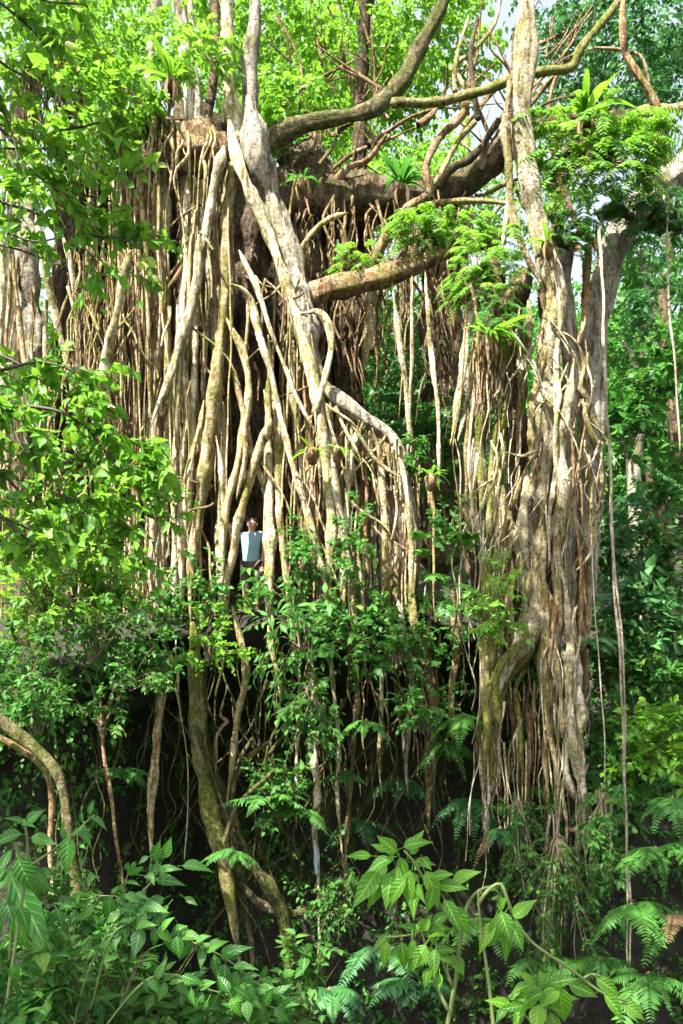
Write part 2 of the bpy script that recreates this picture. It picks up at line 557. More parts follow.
def root(parent, name, mat, pts, Y, w0, w1=None, wob=.02, knots=.22, flute=0, seg=None, jit=.10):
    p, r = trace(pts, Y, w0, w1, jit)
    mb = MB()
    if name == 'aerial_root':                 # roots leave and join others tapering, never as blunt ends
        L_ = np.linalg.norm(p[-1] - p[0])
        c_ = catmull(np.c_[p, r], L_ / 14)
        k_ = np.linspace(0, 1, len(c_))
        c_[:, 3] *= np.clip(.2 + k_ * (5 if pts[0][1] > 260 else 14), 0, 1) * np.clip(.10 + (1 - k_) * (6.0 if Y < 15.2 else 3.0 if pts[-1][1] > 640 else 8), 0, 1)
        p, r = c_[:, :3], c_[:, 3]
    seg = seg or (8 if r.max() < .06 else 12 if r.max() < .15 else 20)
    tube(mb, p, r, seg=seg, step=max(.045, min(.12, r.mean() * .8)), wob=wob, knots=knots * .8, flute=flute, lumpy=.13)
    return mb.build(name, M[mat], parent)


# ------------------------------------------------------------------ the great banyan (left and centre)
B = empty('banyan_tree', P(225, 612, 17.6), 'huge old banyan with a wide curtain of pale aerial roots and the person inside it', 'tree')

# core trunk: several fused fluted columns
tm = MB()
for (x0, x1, y0, w0, w1, Y) in ((200, 195, 120, 50, 95, 18.7), (245, 250, 110, 45, 90, 18.8), (75, 70, 110, 24, 46, 17.4), (22, 26, 90, 20, 44, 17.3), (150, 140, 120, 45, 80, 18.4), (300, 305, 175, 60, 70, 19.0),
                                (105, 95, 120, 40, 60, 18.4)):
    p, r = trace([(x0, y0), ((x0 * 2 + x1) / 3, y0 * .6 + 250 * .4), ((x0 + x1) / 2, 430), (x1, 560), (x1, 640)], Y, w0, w1)
    tube(tm, p, r, seg=28, step=.16, wob=.06, knots=.08, flute=.13)
tm.build('trunk', M['dark'], B)

LIMBS = [
    ('dkmoss', [(262, 148), (300, 127), (342, 118), (375, 107), (400, 84), (415, 55), (430, 25), (446, -12)], 17.2, 17, 12),
    ('moss', [(392, 103), (440, 102), (480, 93), (505, 82), (545, 72), (572, 66), (582, 48), (600, 26), (626, -8)], 16.4, 9, 8),
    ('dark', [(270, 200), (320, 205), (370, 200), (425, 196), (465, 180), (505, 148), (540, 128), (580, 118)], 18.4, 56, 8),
    ('brown', [(374, 262), (385, 240), (402, 214), (428, 194), (426, 168), (440, 142), (466, 112), (468, 100)], 16.6, 9, 7),
    ('tan', [(428, 194), (438, 176), (456, 146), (478, 122)], 16.7, 6, 5),
    ('brown', [(300, 303), (322, 293), (350, 284), (385, 275), (420, 262), (470, 245), (500, 238)], 16.2, 25, 13),
    ('dark', [(352, 215), (358, 262), (350, 330), (344, 430), (350, 520)], 18.9, 24, 34),
    ('dark', [(436, 190), (444, 250), (440, 330), (446, 430), (440, 560)], 19.0, 36, 44),
    ('dark', [(310, 200), (296, 250), (304, 330), (300, 430)], 18.7, 34, 40),
    ('dark', [(400, 200), (408, 240), (396, 270), (378, 300), (372, 350)], 18.2, 12, 8),
    ('brown', [(340, 225), (352, 250), (382, 262), (396, 262)], 17.6, 7, 5),
    ('brown', [(330, 190), (345, 170), (366, 160), (385, 138)], 17.9, 8, 4),
    ('dark', [(420, 200), (450, 170), (470, 158), (500, 120)], 18.0, 10, 6),
    ('tan', [(428, 205), (455, 203), (490, 202), (515, 204)], 16.9, 6, 5),
    ('brown', [(208, 150), (182, 140), (165, 128), (140, 108), (100, 88), (62, 72), (30, 58)], 16.5, 30, 16),
    ('dark', [(70, 78), (74, 40), (78, -15)], 17.0, 24, 20),
    ('grey', [(148, 110), (150, 60), (153, 20), (156, -15)], 16.8, 13, 10),
    ('pale', [(236, 175), (232, 120), (229, 60), (228, -12)], 16.5, 15, 10),
    ('grey', [(262, 170), (252, 120), (249, 60), (253, 25), (250, -12)], 16.8, 20, 9),
    ('dark', [(210, 135), (212, 90), (215, 40), (211, -12)], 16.6, 8, 8),
    ('pale', [(214, 60), (202, 45), (193, 25), (190, -10)], 16.6, 7, 6),
    ('grey', [(196, 160), (190, 90), (186, 40), (180, -12)], 17.4, 18, 14),
    ('dark', [(362, 270), (360, 180), (363, 90), (368, -12)], 19.6, 15, 11),
    ('tan', [(455, 92), (452, 70), (460, 45), (470, 20)], 17.2, 5, 3),
    ('dark', [(478, 120), (476, 95), (472, 60), (478, 20)], 17.3, 6, 4),
    ('tan', [(470, 95), (455, 65), (475, 48), (495, 25), (506, -8)], 17.4, 5, 3),
]
for m_, pts, Y, w0, w1 in LIMBS:
    root(B, 'limb', m_, pts, Y, w0, w1, wob=.04, knots=.14, flute=.08 if w0 > 14 else 0)
bl = MB()
for k in range(34):                     # thin dark branches layered through the crown
    x0, y0 = rng.uniform(270, 560), rng.uniform(60, 210); a = rng.uniform(-2.6, -.5); L = rng.uniform(60, 170)
    c1 = (x0 + .5 * L * math.cos(a) + rng.normal(0, 9), y0 + .5 * L * math.sin(a) + rng.normal(0, 9)); c2 = (x0 + L * math.cos(a), y0 + L * math.sin(a))
    Y = rng.uniform(17.4, 20)
    p, r = trace([(x0, y0), c1, c2], Y, rng.choice([3, 4.5, 6]), 1.5, .2)
    tube(bl, p, r, seg=7, step=.12, wob=.12, knots=.2, cap=False)
    for q in range(2):
        b = rng.normal(a, .7); c3 = (c1[0] + .4 * L * math.cos(b), c1[1] + .4 * L * math.sin(b))
        p2, r2 = trace([c1, ((c1[0] + c3[0]) / 2 + rng.normal(0, 5), (c1[1] + c3[1]) / 2), c3], Y, 2.5, 1, .05)
        p2[0] = p[1]
        tube(bl, p2, r2, seg=5, step=.12, wob=.1, cap=False)
tag(bl.build('branchlets', M['brown'], B), kind='stuff')
# the burl where the left limb was torn off
mb = MB()
p, r = trace([(140, 112), (165, 132), (188, 146), (206, 150), (222, 150)], 16.1, 30, 22)
tube(mb, p, [.14, .27, .36, .40, .24], seg=30, step=.06, knots=.2, flute=.12, wob=.05, lumpy=.16)
bo = mb.build('burl', M['brown'], B)
mb = MB()
for k in range(20):                      # small roots draped over the burl and hanging from it
    x = rng.uniform(146, 222); y0 = 112 + (x - 146) * .35 + rng.uniform(-10, 22)
    pp = [P(x, y0, 16.0), P(x + rng.normal(0, 3), y0 + 14, 15.68), P(x + rng.normal(-2, 4), y0 + 34, 15.7), P(x + rng.normal(-2, 6), y0 + rng.uniform(50, 130), 15.9)]
    tube(mb, pp, np.array([.02, .028, .022, .008]) * rng.uniform(.4, 1.2), seg=6, step=.1, wob=.03, knots=.15)
tag(mb.build('draping_roots', M['tan'], bo), kind='stuff')

ROOTS = [
    ('pale', [(224, 146), (219, 168), (213, 205), (204, 250), (198, 285), (186, 322), (176, 352), (165, 385), (150, 424)], 15.7, 11, 8),
    ('tan', [(236, 150), (233, 175), (228, 215), (227, 258), (225, 300), (218, 350), (212, 400), (208, 440), (203, 480), (199, 515), (194, 560), (192, 622)], 15.9, 13, 14),
    ('tan', [(226, 318), (234, 335), (242, 352), (246, 372), (246, 400), (242, 430), (236, 470), (228, 512), (222, 560), (220, 622)], 15.85, 9, 8),
    ('pale', [(230, 284), (243, 290), (253, 305), (261, 338), (271, 370), (281, 410), (293, 455), (306, 505), (313, 540), (322, 580), (328, 622)], 15.6, 7, 7),
    ('pale', [(229, 120), (233, 150), (242, 175), (253, 202), (266, 230), (278, 256), (288, 285), (297, 312), (306, 350), (317, 398), (321, 430), (326, 472), (329, 515), (327, 560), (326, 625)], 15.75, 12, 11),
    ('grey', [(249, 96), (254, 150), (266, 190), (278, 225), (291, 268), (305, 325), (317, 375), (340, 402), (367, 421), (391, 437), (400, 462), (406, 492), (413, 520), (418, 560)], 16.0, 26, 8),
    ('pale', [(239, 250), (256, 290), (271, 330), (288, 370), (303, 405), (316, 432)], 15.6, 5, 4),
    ('pale', [(301, 314), (316, 312), (327, 324), (331, 345), (327, 380), (321, 405), (317, 434)], 15.7, 7, 5),
    ('tan', [(268, 335), (266, 400), (268, 425), (262, 442), (256, 465), (249, 488), (240, 520), (235, 552), (229, 578), (230, 622)], 15.8, 7, 9),
    ('pale', [(264, 390), (267, 450), (268, 512), (269, 560), (271, 622)], 16.0, 9, 12),
    ('tan', [(273, 395), (276, 430), (279, 470), (282, 512), (286, 560), (292, 615)], 15.95, 8, 8),
    ('pale', [(216, 436), (219, 470), (221, 512), (222, 570), (222, 625)], 15.8, 6, 6),
    ('tan', [(241, 425), (242, 460), (236, 500)], 15.7, 5, 4),
    ('tan', [(247, 300), (249, 320), (247, 345), (244, 350)], 15.8, 4, 3),
    ('tan', [(224, 350), (232, 372), (240, 400), (250, 440), (262, 480), (278, 530)], 16.05, 8, 6),
    ('pale', [(200, 180), (196, 240), (195, 300), (193, 370), (190, 430), (187, 500), (184, 560), (182, 625)], 16.2, 8, 7),
    ('pale', [(210, 200), (207, 290), (206, 340), (204, 400)], 16.2, 6, 5),
    ('pale', [(186, 165), (184, 230), (184, 300), (185, 360), (188, 420), (181, 480), (180, 620)], 16.1, 8, 8),
    ('pale', [(176, 300), (180, 350), (178, 400), (176, 470), (174, 540), (172, 620)], 15.95, 6, 6),
    ('tan', [(204, 400), (200, 425), (192, 450), (186, 478), (184, 520)], 15.8, 5, 4),
    ('pale', [(168, 380), (159, 402), (155, 425), (152, 470), (150, 560)], 15.9, 6, 6),
    # left curtain
    ('pale', [(36, 215), (45, 275), (53, 312), (62, 345), (68, 372), (76, 420)], 15.8, 8, 7),
    ('pale', [(62, 235), (70, 275), (76, 320), (79, 380), (78, 450)], 16.0, 6, 6),
    ('pale', [(130, 250), (122, 295), (114, 330), (108, 362), (100, 400), (96, 440)], 15.7, 10, 9),
    ('moss', [(70, 388), (88, 384), (102, 374), (110, 368)], 15.5, 5, 5),
    ('pale', [(80, 382), (92, 392), (106, 404), (116, 410)], 15.5, 5, 4),
    ('tan', [(8, 230), (14, 290), (20, 335), (26, 400)], 16.0, 6, 6),
    ('pale', [(2, 200), (3, 280), (2, 350), (4, 420)], 15.9, 8, 7),
    ('grey', [(24, 190), (26, 250), (30, 310), (34, 380), (36, 460)], 16.6, 22, 26),
    ('pale', [(44, 300), (46, 340), (48, 400)], 16.1, 5, 5),
    ('tan', [(90, 190), (92, 260), (93, 330), (96, 400)], 16.2, 7, 7),
    ('brown', [(152, 170), (153, 260), (155, 340), (157, 430), (154, 520)], 16.3, 14, 16),
    ('tan', [(140, 150), (143, 230), (147, 320), (150, 420)], 15.8, 5, 4),
    # centre fan under the slanting root
    ('tan', [(290, 270), (294, 330), (292, 390), (300, 450), (303, 520), (300, 600)], 16.2, 9, 8),
    ('brown', [(306, 330), (305, 400), (311, 470), (318, 540), (316, 620)], 16.2, 12, 10),
    ('pale', [(330, 395), (333, 440), (338, 490), (345, 540), (352, 600), (358, 640)], 15.8, 8, 8),
    ('tan', [(346, 408), (349, 460), (352, 520), (362, 580), (364, 640)], 15.9, 6, 5),
    ('pale', [(360, 415), (352, 450), (347, 500), (345, 560), (346, 610)], 15.9, 6, 6),
    ('tan', [(352, 425), (372, 455), (390, 470), (402, 478)], 15.7, 4, 3),
    ('tan', [(372, 428), (378, 460), (382, 500), (385, 560), (388, 610)], 15.9, 6, 7),
    ('pale', [(396, 448), (406, 500), (412, 545), (414, 590)], 15.7, 6, 6),
    ('orange', [(362, 430), (366, 480), (365, 540), (368, 590)], 16.1, 5, 4),
    ('tan', [(410, 520), (415, 560), (413, 600), (418, 640)], 15.9, 8, 7),
    # roots dropping from the limb over the gap
    ('pale', [(392, 281), (397, 320), (403, 365), (407, 400), (409, 475)], 16.1, 5, 5, 0.02),
    ('pale', [(412, 276), (413, 320), (412, 370), (410, 475)], 16.1, 4, 4),
    ('pale', [(425, 270), (428, 310), (431, 350), (435, 390), (438, 490)], 16.1, 5, 4),
    ('tan', [(418, 300), (404, 330), (402, 372), (397, 420)], 16.3, 2, 2),
    ('tan', [(426, 372), (418, 395), (413, 425)], 16.2, 2, 2),
    ('tan', [(374, 262), (372, 300), (366, 340), (362, 370)], 16.9, 11, 9),
    ('tan', [(296, 262), (302, 245), (311, 231), (326, 220), (346, 214)], 16.3, 6, 5),
    ('tan', [(296, 175), (290, 210), (284, 250), (279, 280)], 16.1, 2.5, 2),
    # over the lip, into the shade
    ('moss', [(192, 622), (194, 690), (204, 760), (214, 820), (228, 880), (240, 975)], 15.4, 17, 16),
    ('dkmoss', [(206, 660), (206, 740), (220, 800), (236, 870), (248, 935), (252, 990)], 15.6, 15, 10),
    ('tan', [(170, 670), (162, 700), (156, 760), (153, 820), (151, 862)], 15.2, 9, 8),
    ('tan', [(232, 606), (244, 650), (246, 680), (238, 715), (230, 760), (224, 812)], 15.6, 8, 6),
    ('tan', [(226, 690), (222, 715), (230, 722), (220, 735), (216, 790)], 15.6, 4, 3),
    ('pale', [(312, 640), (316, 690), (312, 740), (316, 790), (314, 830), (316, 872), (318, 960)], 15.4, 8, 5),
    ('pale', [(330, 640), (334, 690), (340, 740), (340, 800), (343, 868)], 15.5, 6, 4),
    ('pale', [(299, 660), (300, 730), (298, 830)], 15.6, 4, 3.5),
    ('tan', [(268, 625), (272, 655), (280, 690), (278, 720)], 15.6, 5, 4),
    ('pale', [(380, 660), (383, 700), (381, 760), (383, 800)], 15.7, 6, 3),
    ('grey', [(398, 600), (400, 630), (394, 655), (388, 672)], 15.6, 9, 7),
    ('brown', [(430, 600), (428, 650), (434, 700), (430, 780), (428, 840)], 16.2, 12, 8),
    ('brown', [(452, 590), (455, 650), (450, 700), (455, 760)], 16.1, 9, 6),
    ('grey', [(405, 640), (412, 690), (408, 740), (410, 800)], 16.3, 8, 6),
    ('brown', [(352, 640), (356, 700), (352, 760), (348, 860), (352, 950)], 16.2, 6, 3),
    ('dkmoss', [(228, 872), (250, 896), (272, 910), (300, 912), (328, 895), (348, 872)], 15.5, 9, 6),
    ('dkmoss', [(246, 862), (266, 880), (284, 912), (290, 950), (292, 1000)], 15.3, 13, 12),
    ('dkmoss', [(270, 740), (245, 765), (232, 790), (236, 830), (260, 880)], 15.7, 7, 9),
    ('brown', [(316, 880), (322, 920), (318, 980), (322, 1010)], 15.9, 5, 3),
]
for e in ROOTS:
    m_, pts, Y, w0, w1 = e[:5]
    ro = root(B, 'aerial_root', m_, pts, Y, w0, w1, wob=.03, flute=.06 if w0 > 12 else 0)
    if pts[0] == (312, 640):
        tip_root = ro
n_traced = len(ROOTS)
mb = MB()
tube(mb, [P(315, 842, 15.34), P(316, 856, 15.34), P(316.5, 874, 15.34)], [.02, .042, .018], seg=10, step=.04, knots=.25, lumpy=.2)
tag(mb.build('root_tip', plain('bleached_blue_tip', (.24, .32, .34), .85, .7, 40), tip_root), 'pale bluish white tip of a hanging root')
# further countable roots of the curtain, between the traced ones


def top_of(x):
    if x < 120:
        return 85 + rng.uniform(0, 60) + abs(x - 60) * .4
    if x < 240:
        return 150 + rng.uniform(0, 25)
    if x < 310:
        return 160 + (x - 240) * 2.0 + rng.uniform(0, 20)
    return 385 + (x - 310) * .62 + rng.uniform(0, 10)


k = 0
while k < 100 - n_traced:
    x = rng.uniform(-12, 425)
    if rng.uniform() < .35:
        x = rng.uniform(115, 215)
    y0 = top_of(x)
    if 234 < x < 272 or (x < 112 and rng.uniform() < .6):
        continue
    lean = rng.normal(-4 if x < 240 else 10, 9)
    y1 = rng.uniform(600, 626)
    ys = np.linspace(y0, y1, 7)
    xs_ = x + lean * (ys - y0) / 450 + np.cumsum(rng.normal(0, 1.6, 7))
    if np.any((xs_ > 234) & (xs_ < 270) & (ys > 490)):
        continue
    w = rng.choice([3.5, 5, 6.5, 9, 12], p=[.25, .3, .2, .15, .1])
    root(B, 'aerial_root', rng.choice(['pale', 'tan', 'brown'], p=[.28, .42, .30]), list(zip(xs_, ys)), rng.uniform(16.1, 17.2), w, w * rng.uniform(.8, 1.2), wob=.05)
    k += 1
# the countless finer strands
fm = MB(); fo = MB()
for k in range(270):
    x = rng.uniform(-15, 430)
    u = rng.uniform()
    if u < .34:
        x = rng.uniform(112, 170)
    elif u < .47:
        x = rng.choice([4, 22, 46, 66, 88, 106]) + rng.normal(0, 5)
    elif x < 112 or 232 < x < 274:
        continue
    y0 = top_of(x) - 4 + (rng.uniform(0, 240) if x < 112 else rng.uniform(0, 40))
    y1 = y0 + (rng.uniform(120, 480) if rng.uniform() < .8 else 520)
    y1 = min(y1, 622)
    if y1 - y0 < 30:
        continue
    n = 6
    ys = np.linspace(y0, y1, n)
    xs_ = x + rng.normal(-2, 9) * (ys - y0) / 400 + np.cumsum(rng.normal(0, 2.0 if x < 112 or x > 215 else .8, n))
    if np.any((xs_ > 236) & (xs_ < 268) & (ys > 490)):
        continue
    p, r = trace(list(zip(xs_, ys)), rng.uniform(15.75, 17.6), rng.choice([1.6, 2.4, 3.4, 4.6]), 1.6, .06)
    tube(fm if rng.uniform() < .75 else fo, p, r, seg=5, step=.3, wob=.04, knots=.1, cap=False)
for k in range(150):                    # rootlets crossing from root to root
    x = rng.uniform(20, 405); y0 = max(top_of(x), rng.uniform(200, 560)); dx = rng.normal(0, 22); dy = rng.uniform(12, 90)
    if 215 < x + dx < 285 and y0 + dy > 470:
        continue
    pts = [(x, y0), (x + dx * .35 + rng.normal(0, 3), y0 + dy * .3), (x + dx * .8, y0 + dy * .7), (x + dx, y0 + dy)]
    p, r = trace(pts, rng.uniform(15.6, 16.1), rng.choice([2, 3, 4]), 1.6, .08)
    tube(fm if rng.uniform() < .6 else fo, p, r, seg=6, step=.08, wob=.05, knots=.15, cap=False)
fd = MB()
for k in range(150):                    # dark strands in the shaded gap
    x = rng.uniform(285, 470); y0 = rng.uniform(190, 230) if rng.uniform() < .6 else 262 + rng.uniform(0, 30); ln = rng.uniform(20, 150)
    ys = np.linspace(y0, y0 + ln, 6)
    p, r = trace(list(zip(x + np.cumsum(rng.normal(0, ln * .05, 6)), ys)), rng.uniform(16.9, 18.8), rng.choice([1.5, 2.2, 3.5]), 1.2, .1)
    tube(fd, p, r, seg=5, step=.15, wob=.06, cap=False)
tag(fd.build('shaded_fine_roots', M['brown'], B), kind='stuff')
# tangles hanging from the left limb, the burl and near the ledge lip
for k in range(330):
    u = rng.uniform()
    if u < .5:
        x, y0 = rng.uniform(22, 135), 0
        y0 = 62 + max(0, x - 40) * .32 + rng.uniform(-4, 14); ln = rng.uniform(15, 120); Y = rng.uniform(16.1, 16.8)
    elif u < .65:
        x, y0, ln, Y = rng.uniform(38, 80), rng.uniform(5, 60), rng.uniform(20, 60), 16.7
    elif u < .73:
        x, y0, ln, Y = rng.uniform(205, 460), rng.uniform(618, 650), rng.uniform(40, 170), rng.uniform(15.7, 16.8)
    else:
        x, y0, ln, Y = rng.uniform(80, 120), rng.uniform(240, 330), rng.uniform(60, 200), rng.uniform(15.8, 16.2)
    n = 6
    ys = np.linspace(y0, y0 + ln, n)
    xs_ = x + np.cumsum(rng.normal(0, ln * .03, n))
    p, r = trace(list(zip(xs_, ys)), Y, rng.choice([1.2, 1.8, 2.6]), .8, .1)
    tube(fm if rng.uniform() < .6 else fo, p, r, seg=4, step=.25, wob=.06, cap=False)
tag(fm.build('fine_roots', M['tan'], B), kind='stuff')
tag(fo.build('rusty_fine_roots', M['brown'], B), kind='stuff')

# banyan foliage high and behind
cm = MB()
for (px, py, Y, rx, ry, rz, n, sd) in ((330, 40, 21, 3.6, 2.2, 2.2, 1500, 3), (120, -10, 20, 3.6, 2.0, 1.7, 700, 4), (420, 50, 21.5, 2.0, 1.6, 1.4, 330, 5),
                                       (30, 20, 16.0, 1.6, .9, 1.0, 380, 6), (130, 50, 15.6, .9, .5, .8, 120, 7), (50, 110, 15.5, 1.2, .4, .9, 150, 17), (105, 95, 15.6, .8, .3, .4, 70, 18), (285, 110, 18.2, .8, .6, .8, 180, 8), (185, 60, 16.0, .7, .4, .9, 60, 9)):
    p, u = crown_pts(P(px, py, Y), (rx, ry, rz), n, gap=.12, sc=1.3, seed=sd, shell=.1)
    sprays(cm, T_OVATE, p, u * np.array([1, 1, .5]) + rng.normal(0, .5, p.shape), rng.uniform(.25, .5, len(p)), 7, .15, droop=.3)
cm.build('crown', M['l_bright'], B)

# ------------------------------------------------------------------ second banyan: pillar of roots hanging off the cliff edge, grey trunk behind
R = empty('banyan_tree', P(575, 600, 16.6), 'second banyan whose thick twisted root pillar hangs over the cliff edge, grey trunk leaning behind', 'tree')
tm = MB()
for pts, Y, w0, w1 in (([(720, 140), (680, 172), (640, 205), (618, 236), (608, 275), (600, 320), (594, 370), (588, 440), (583, 520), (578, 600), (576, 660)], 16.5, 27, 26),
                       ([(566, 250), (566, 330), (566, 430), (568, 540), (568, 620)], 16.0, 16, 14),):
    p, r = trace(pts, Y, w0, w1)
    tube(tm, p, r, seg=26, step=.15, wob=.05, knots=.06, flute=.1)
tm.build('trunk', M['grey'], R)
cr = MB()
for pts, Y, w0, w1 in (([(522, 275), (518, 350), (516, 430), (514, 520), (510, 610), (506, 680)], 15.6, 22, 14),
                       ([(548, 290), (550, 400), (553, 520), (556, 620), (558, 700)], 15.5, 18, 10),
                       ([(492, 260), (488, 340), (480, 430), (476, 520), (478, 600)], 15.7, 16, 10)):
    p, r = trace(pts, Y, w0, w1)
    tube(cr, p, r, seg=22, step=.13, wob=.05, knots=.16, flute=.12)
cr.build('root_core', M['dark'], R)
for m_, pts, Y, w0, w1 in [
    ('brown', [(606, 268), (596, 246), (580, 228), (566, 196), (560, 160)], 16.6, 9, 5),
    ('brown', [(625, -12), (622, 40), (623, 58), (636, 78), (650, 98), (656, 120), (655, 142), (648, 190)], 15.6, 6, 8),
    ('tan', [(595, 48), (622, 52), (640, 60), (652, 96)], 15.8, 3, 3),
    ('tan', [(560, 130), (600, 118), (640, 112), (690, 108)], 17.2, 8, 10),
]:
    root(R, 'limb', m_, pts, Y, w0, w1, wob=.04, flute=.08 if w0 > 14 else 0)
PILLAR = [
    ('pale', [(529, -12), (527, 20), (523, 60), (519, 95), (522, 140), (529, 185), (538, 232), (549, 262), (560, 292), (557, 325), (550, 370), (545, 410), (543, 455), (536, 500), (528, 535), (530, 585), (533, 612), (524, 642), (511, 662), (500, 690), (496, 720)], 14.85, 21, 22),
    ('tan', [(518, 60), (511, 110), (508, 170), (512, 215), (522, 250), (538, 280), (550, 310)], 14.8, 6, 7),
    ('pale', [(512, 190), (508, 220), (506, 250)], 14.9, 6, 5),
    ('tan', [(545, 265), (552, 300), (548, 345), (538, 400), (535, 460), (537, 500)], 14.7, 9, 8),
    ('pale', [(560, 290), (564, 320), (556, 370), (552, 420), (552, 470), (548, 520), (546, 570)], 14.65, 7, 6),
    ('orange', [(590, 236), (582, 290), (578, 330), (572, 350)], 15.9, 6, 7),
    ('tan', [(562, 332), (576, 342), (586, 358), (587, 372), (582, 388), (589, 402), (587, 413), (592, 430), (600, 452), (604, 478), (602, 505), (598, 528)], 14.7, 6, 7),
    ('tan', [(572, 350), (578, 372), (576, 392), (585, 408), (596, 424), (602, 440)], 14.6, 4, 4),
    ('pale', [(574, 358), (569, 400), (563, 450), (566, 500), (561, 560), (563, 602), (568, 640), (571, 690), (574, 740), (580, 785), (586, 812)], 14.65, 13, 15),
    ('tan', [(540, 425), (532, 450), (522, 468), (516, 485), (512, 502), (518, 512)], 14.6, 5, 4),
    ('moss', [(512, 320), (506, 345), (498, 380), (490, 405), (483, 430), (484, 470), (478, 520)], 15.0, 14, 11),
    ('moss', [(508, 385), (502, 420), (494, 455), (488, 500), (486, 540), (486, 600), (490, 640), (490, 690), (487, 755), (486, 800)], 14.9, 11, 10),
    ('pale', [(475, 285), (468, 330), (463, 380), (457, 415), (451, 446)], 15.0, 10, 6),
    ('pale', [(482, 330), (474, 370), (464, 410), (456, 440)], 15.0, 6, 5),
    ('tan', [(467, 400), (466, 440), (470, 500), (474, 540)], 15.1, 6, 5),
    ('tan', [(480, 380), (481, 430), (478, 470), (476, 520)], 14.9, 3, 3),
    ('pale', [(527, 470), (521, 505), (522, 540), (530, 570)], 14.7, 10, 9),
    ('tan', [(540, 500), (547, 540), (545, 580), (548, 620), (548, 670), (551, 720), (553, 768), (553, 805), (554, 842)], 14.7, 12, 8),
    ('orange', [(549, 590), (551, 630), (549, 670)], 14.55, 5, 4),
    ('pale', [(558, 560), (563, 600), (565, 650), (568, 700), (575, 745), (584, 775), (588, 800), (584, 832), (580, 868), (578, 902)], 14.6, 11, 5),
    ('pale', [(570, 700), (566, 740), (564, 770), (572, 790), (580, 804)], 14.6, 9, 7),
    ('tan', [(582, 800), (578, 822), (570, 830), (562, 828)], 14.55, 5, 4),
    ('pale', [(586, 806), (590, 824), (586, 850)], 14.7, 7, 4),
    ('orange', [(572, 430), (576, 512), (579, 570), (577, 620), (576, 665)], 14.5, 4, 3),
    ('tan', [(585, 440), (588, 520), (586, 590), (591, 640)], 15.2, 7, 6),
    ('brown', [(578, 500), (582, 580), (584, 640), (590, 690), (588, 720)], 15.3, 12, 8),
    ('tan', [(512, 560), (506, 600), (512, 640), (506, 672)], 14.9, 8, 7),
    ('moss', [(534, 628), (518, 655), (502, 680), (494, 712), (490, 760), (492, 800)], 14.95, 22, 12),
    ('moss', [(486, 560), (487, 610), (486, 660), (484, 720), (482, 780)], 14.95, 20, 12),
    ('tan', [(556, 500), (553, 560), (556, 620), (552, 690), (556, 760)], 14.75, 13, 11),
    ('tan', [(500, 470), (505, 530), (500, 590), (497, 640)], 14.95, 16, 14),
    ('moss', [(520, 640), (508, 655), (496, 672), (494, 700), (500, 730)], 14.75, 10, 7),
    ('moss', [(530, 645), (520, 668), (512, 690), (518, 730), (522, 770)], 14.9, 9, 5),
    ('tan', [(500, 690), (500, 730), (502, 775), (501, 792)], 14.8, 5, 3),
    ('tan', [(540, 620), (541, 680), (540, 740), (546, 800)], 14.9, 5, 4),
    ('tan', [(556, 640), (557, 700), (558, 740)], 14.6, 6, 6),
    ('pale', [(595, 516), (592, 548), (582, 566), (576, 572)], 14.6, 3, 3),
    ('pale', [(603, 500), (598, 520), (600, 545)], 14.6, 6, 3),
    ('tan', [(506, 452), (520, 456), (536, 450)], 14.6, 3, 3),
    ('tan', [(478, 640), (484, 700), (482, 750), (486, 810)], 15.2, 6, 4),
    ('brown', [(508, 690), (512, 740), (508, 790)], 15.2, 8, 5),
    ('brown', [(530, 680), (532, 730), (528, 800), (530, 840)], 15.2, 7, 4),
    ('tan', [(493, 430), (492, 470), (496, 520), (500, 570)], 15.05, 7, 6),
    ('brown', [(556, 420), (559, 470), (556, 530)], 14.9, 8, 8),
    ('pale', [(516, 330), (520, 380), (518, 430), (512, 470)], 14.95, 8, 6),
    ('tan', [(528, 300), (530, 350), (526, 400), (522, 440)], 14.85, 8, 7),
]
for m_, pts, Y, w0, w1 in PILLAR:
    sc_ = .86 if 6 < w0 < 17 else 1
    root(R, 'aerial_root', m_, pts, Y, w0 * sc_, w1 * sc_, wob=.05, jit=.08, flute=.10 if w0 > 12 else 0, knots=.34 if w0 < 19 else .14)
fm = MB(); fo = MB()
for m_, pts, Y, w0, w1 in PILLAR:      # root tips fray into hair roots
    if pts[-1][1] > 660:
        for q in range(3):
            x, y = pts[-1][0] + rng.normal(0, 2.5), pts[-1][1] - rng.uniform(25, 60)
            ln = rng.uniform(50, 130); ys = np.linspace(y, y + ln, 6)
            p, r = trace(list(zip(x + np.cumsum(rng.normal(0, 2.2, 6)), ys)), Y, rng.choice([1.5, 2.2, 3]), .7, .05)
            tube(fm, p, r, seg=5, step=.1, wob=.05, knots=.15, cap=False)
for k in range(60):
    x = rng.uniform(456, 592); y0 = rng.uniform(270, 560); ln = rng.uniform(60, 260)
    n = 7; ys = np.linspace(y0, y0 + ln, n)
    xs_ = x + (ys - y0) * rng.normal(-.02, .05) + np.cumsum(rng.normal(0, 3.2, n))
    p, r = trace(list(zip(xs_, ys)), rng.uniform(14.55, 15.2), rng.choice([1.4, 2, 3.2, 4.4]), 1.2, .06)
    tube(fm if rng.uniform() < .6 else fo, p, r, seg=5, step=.22, wob=.06, knots=.1, cap=False)
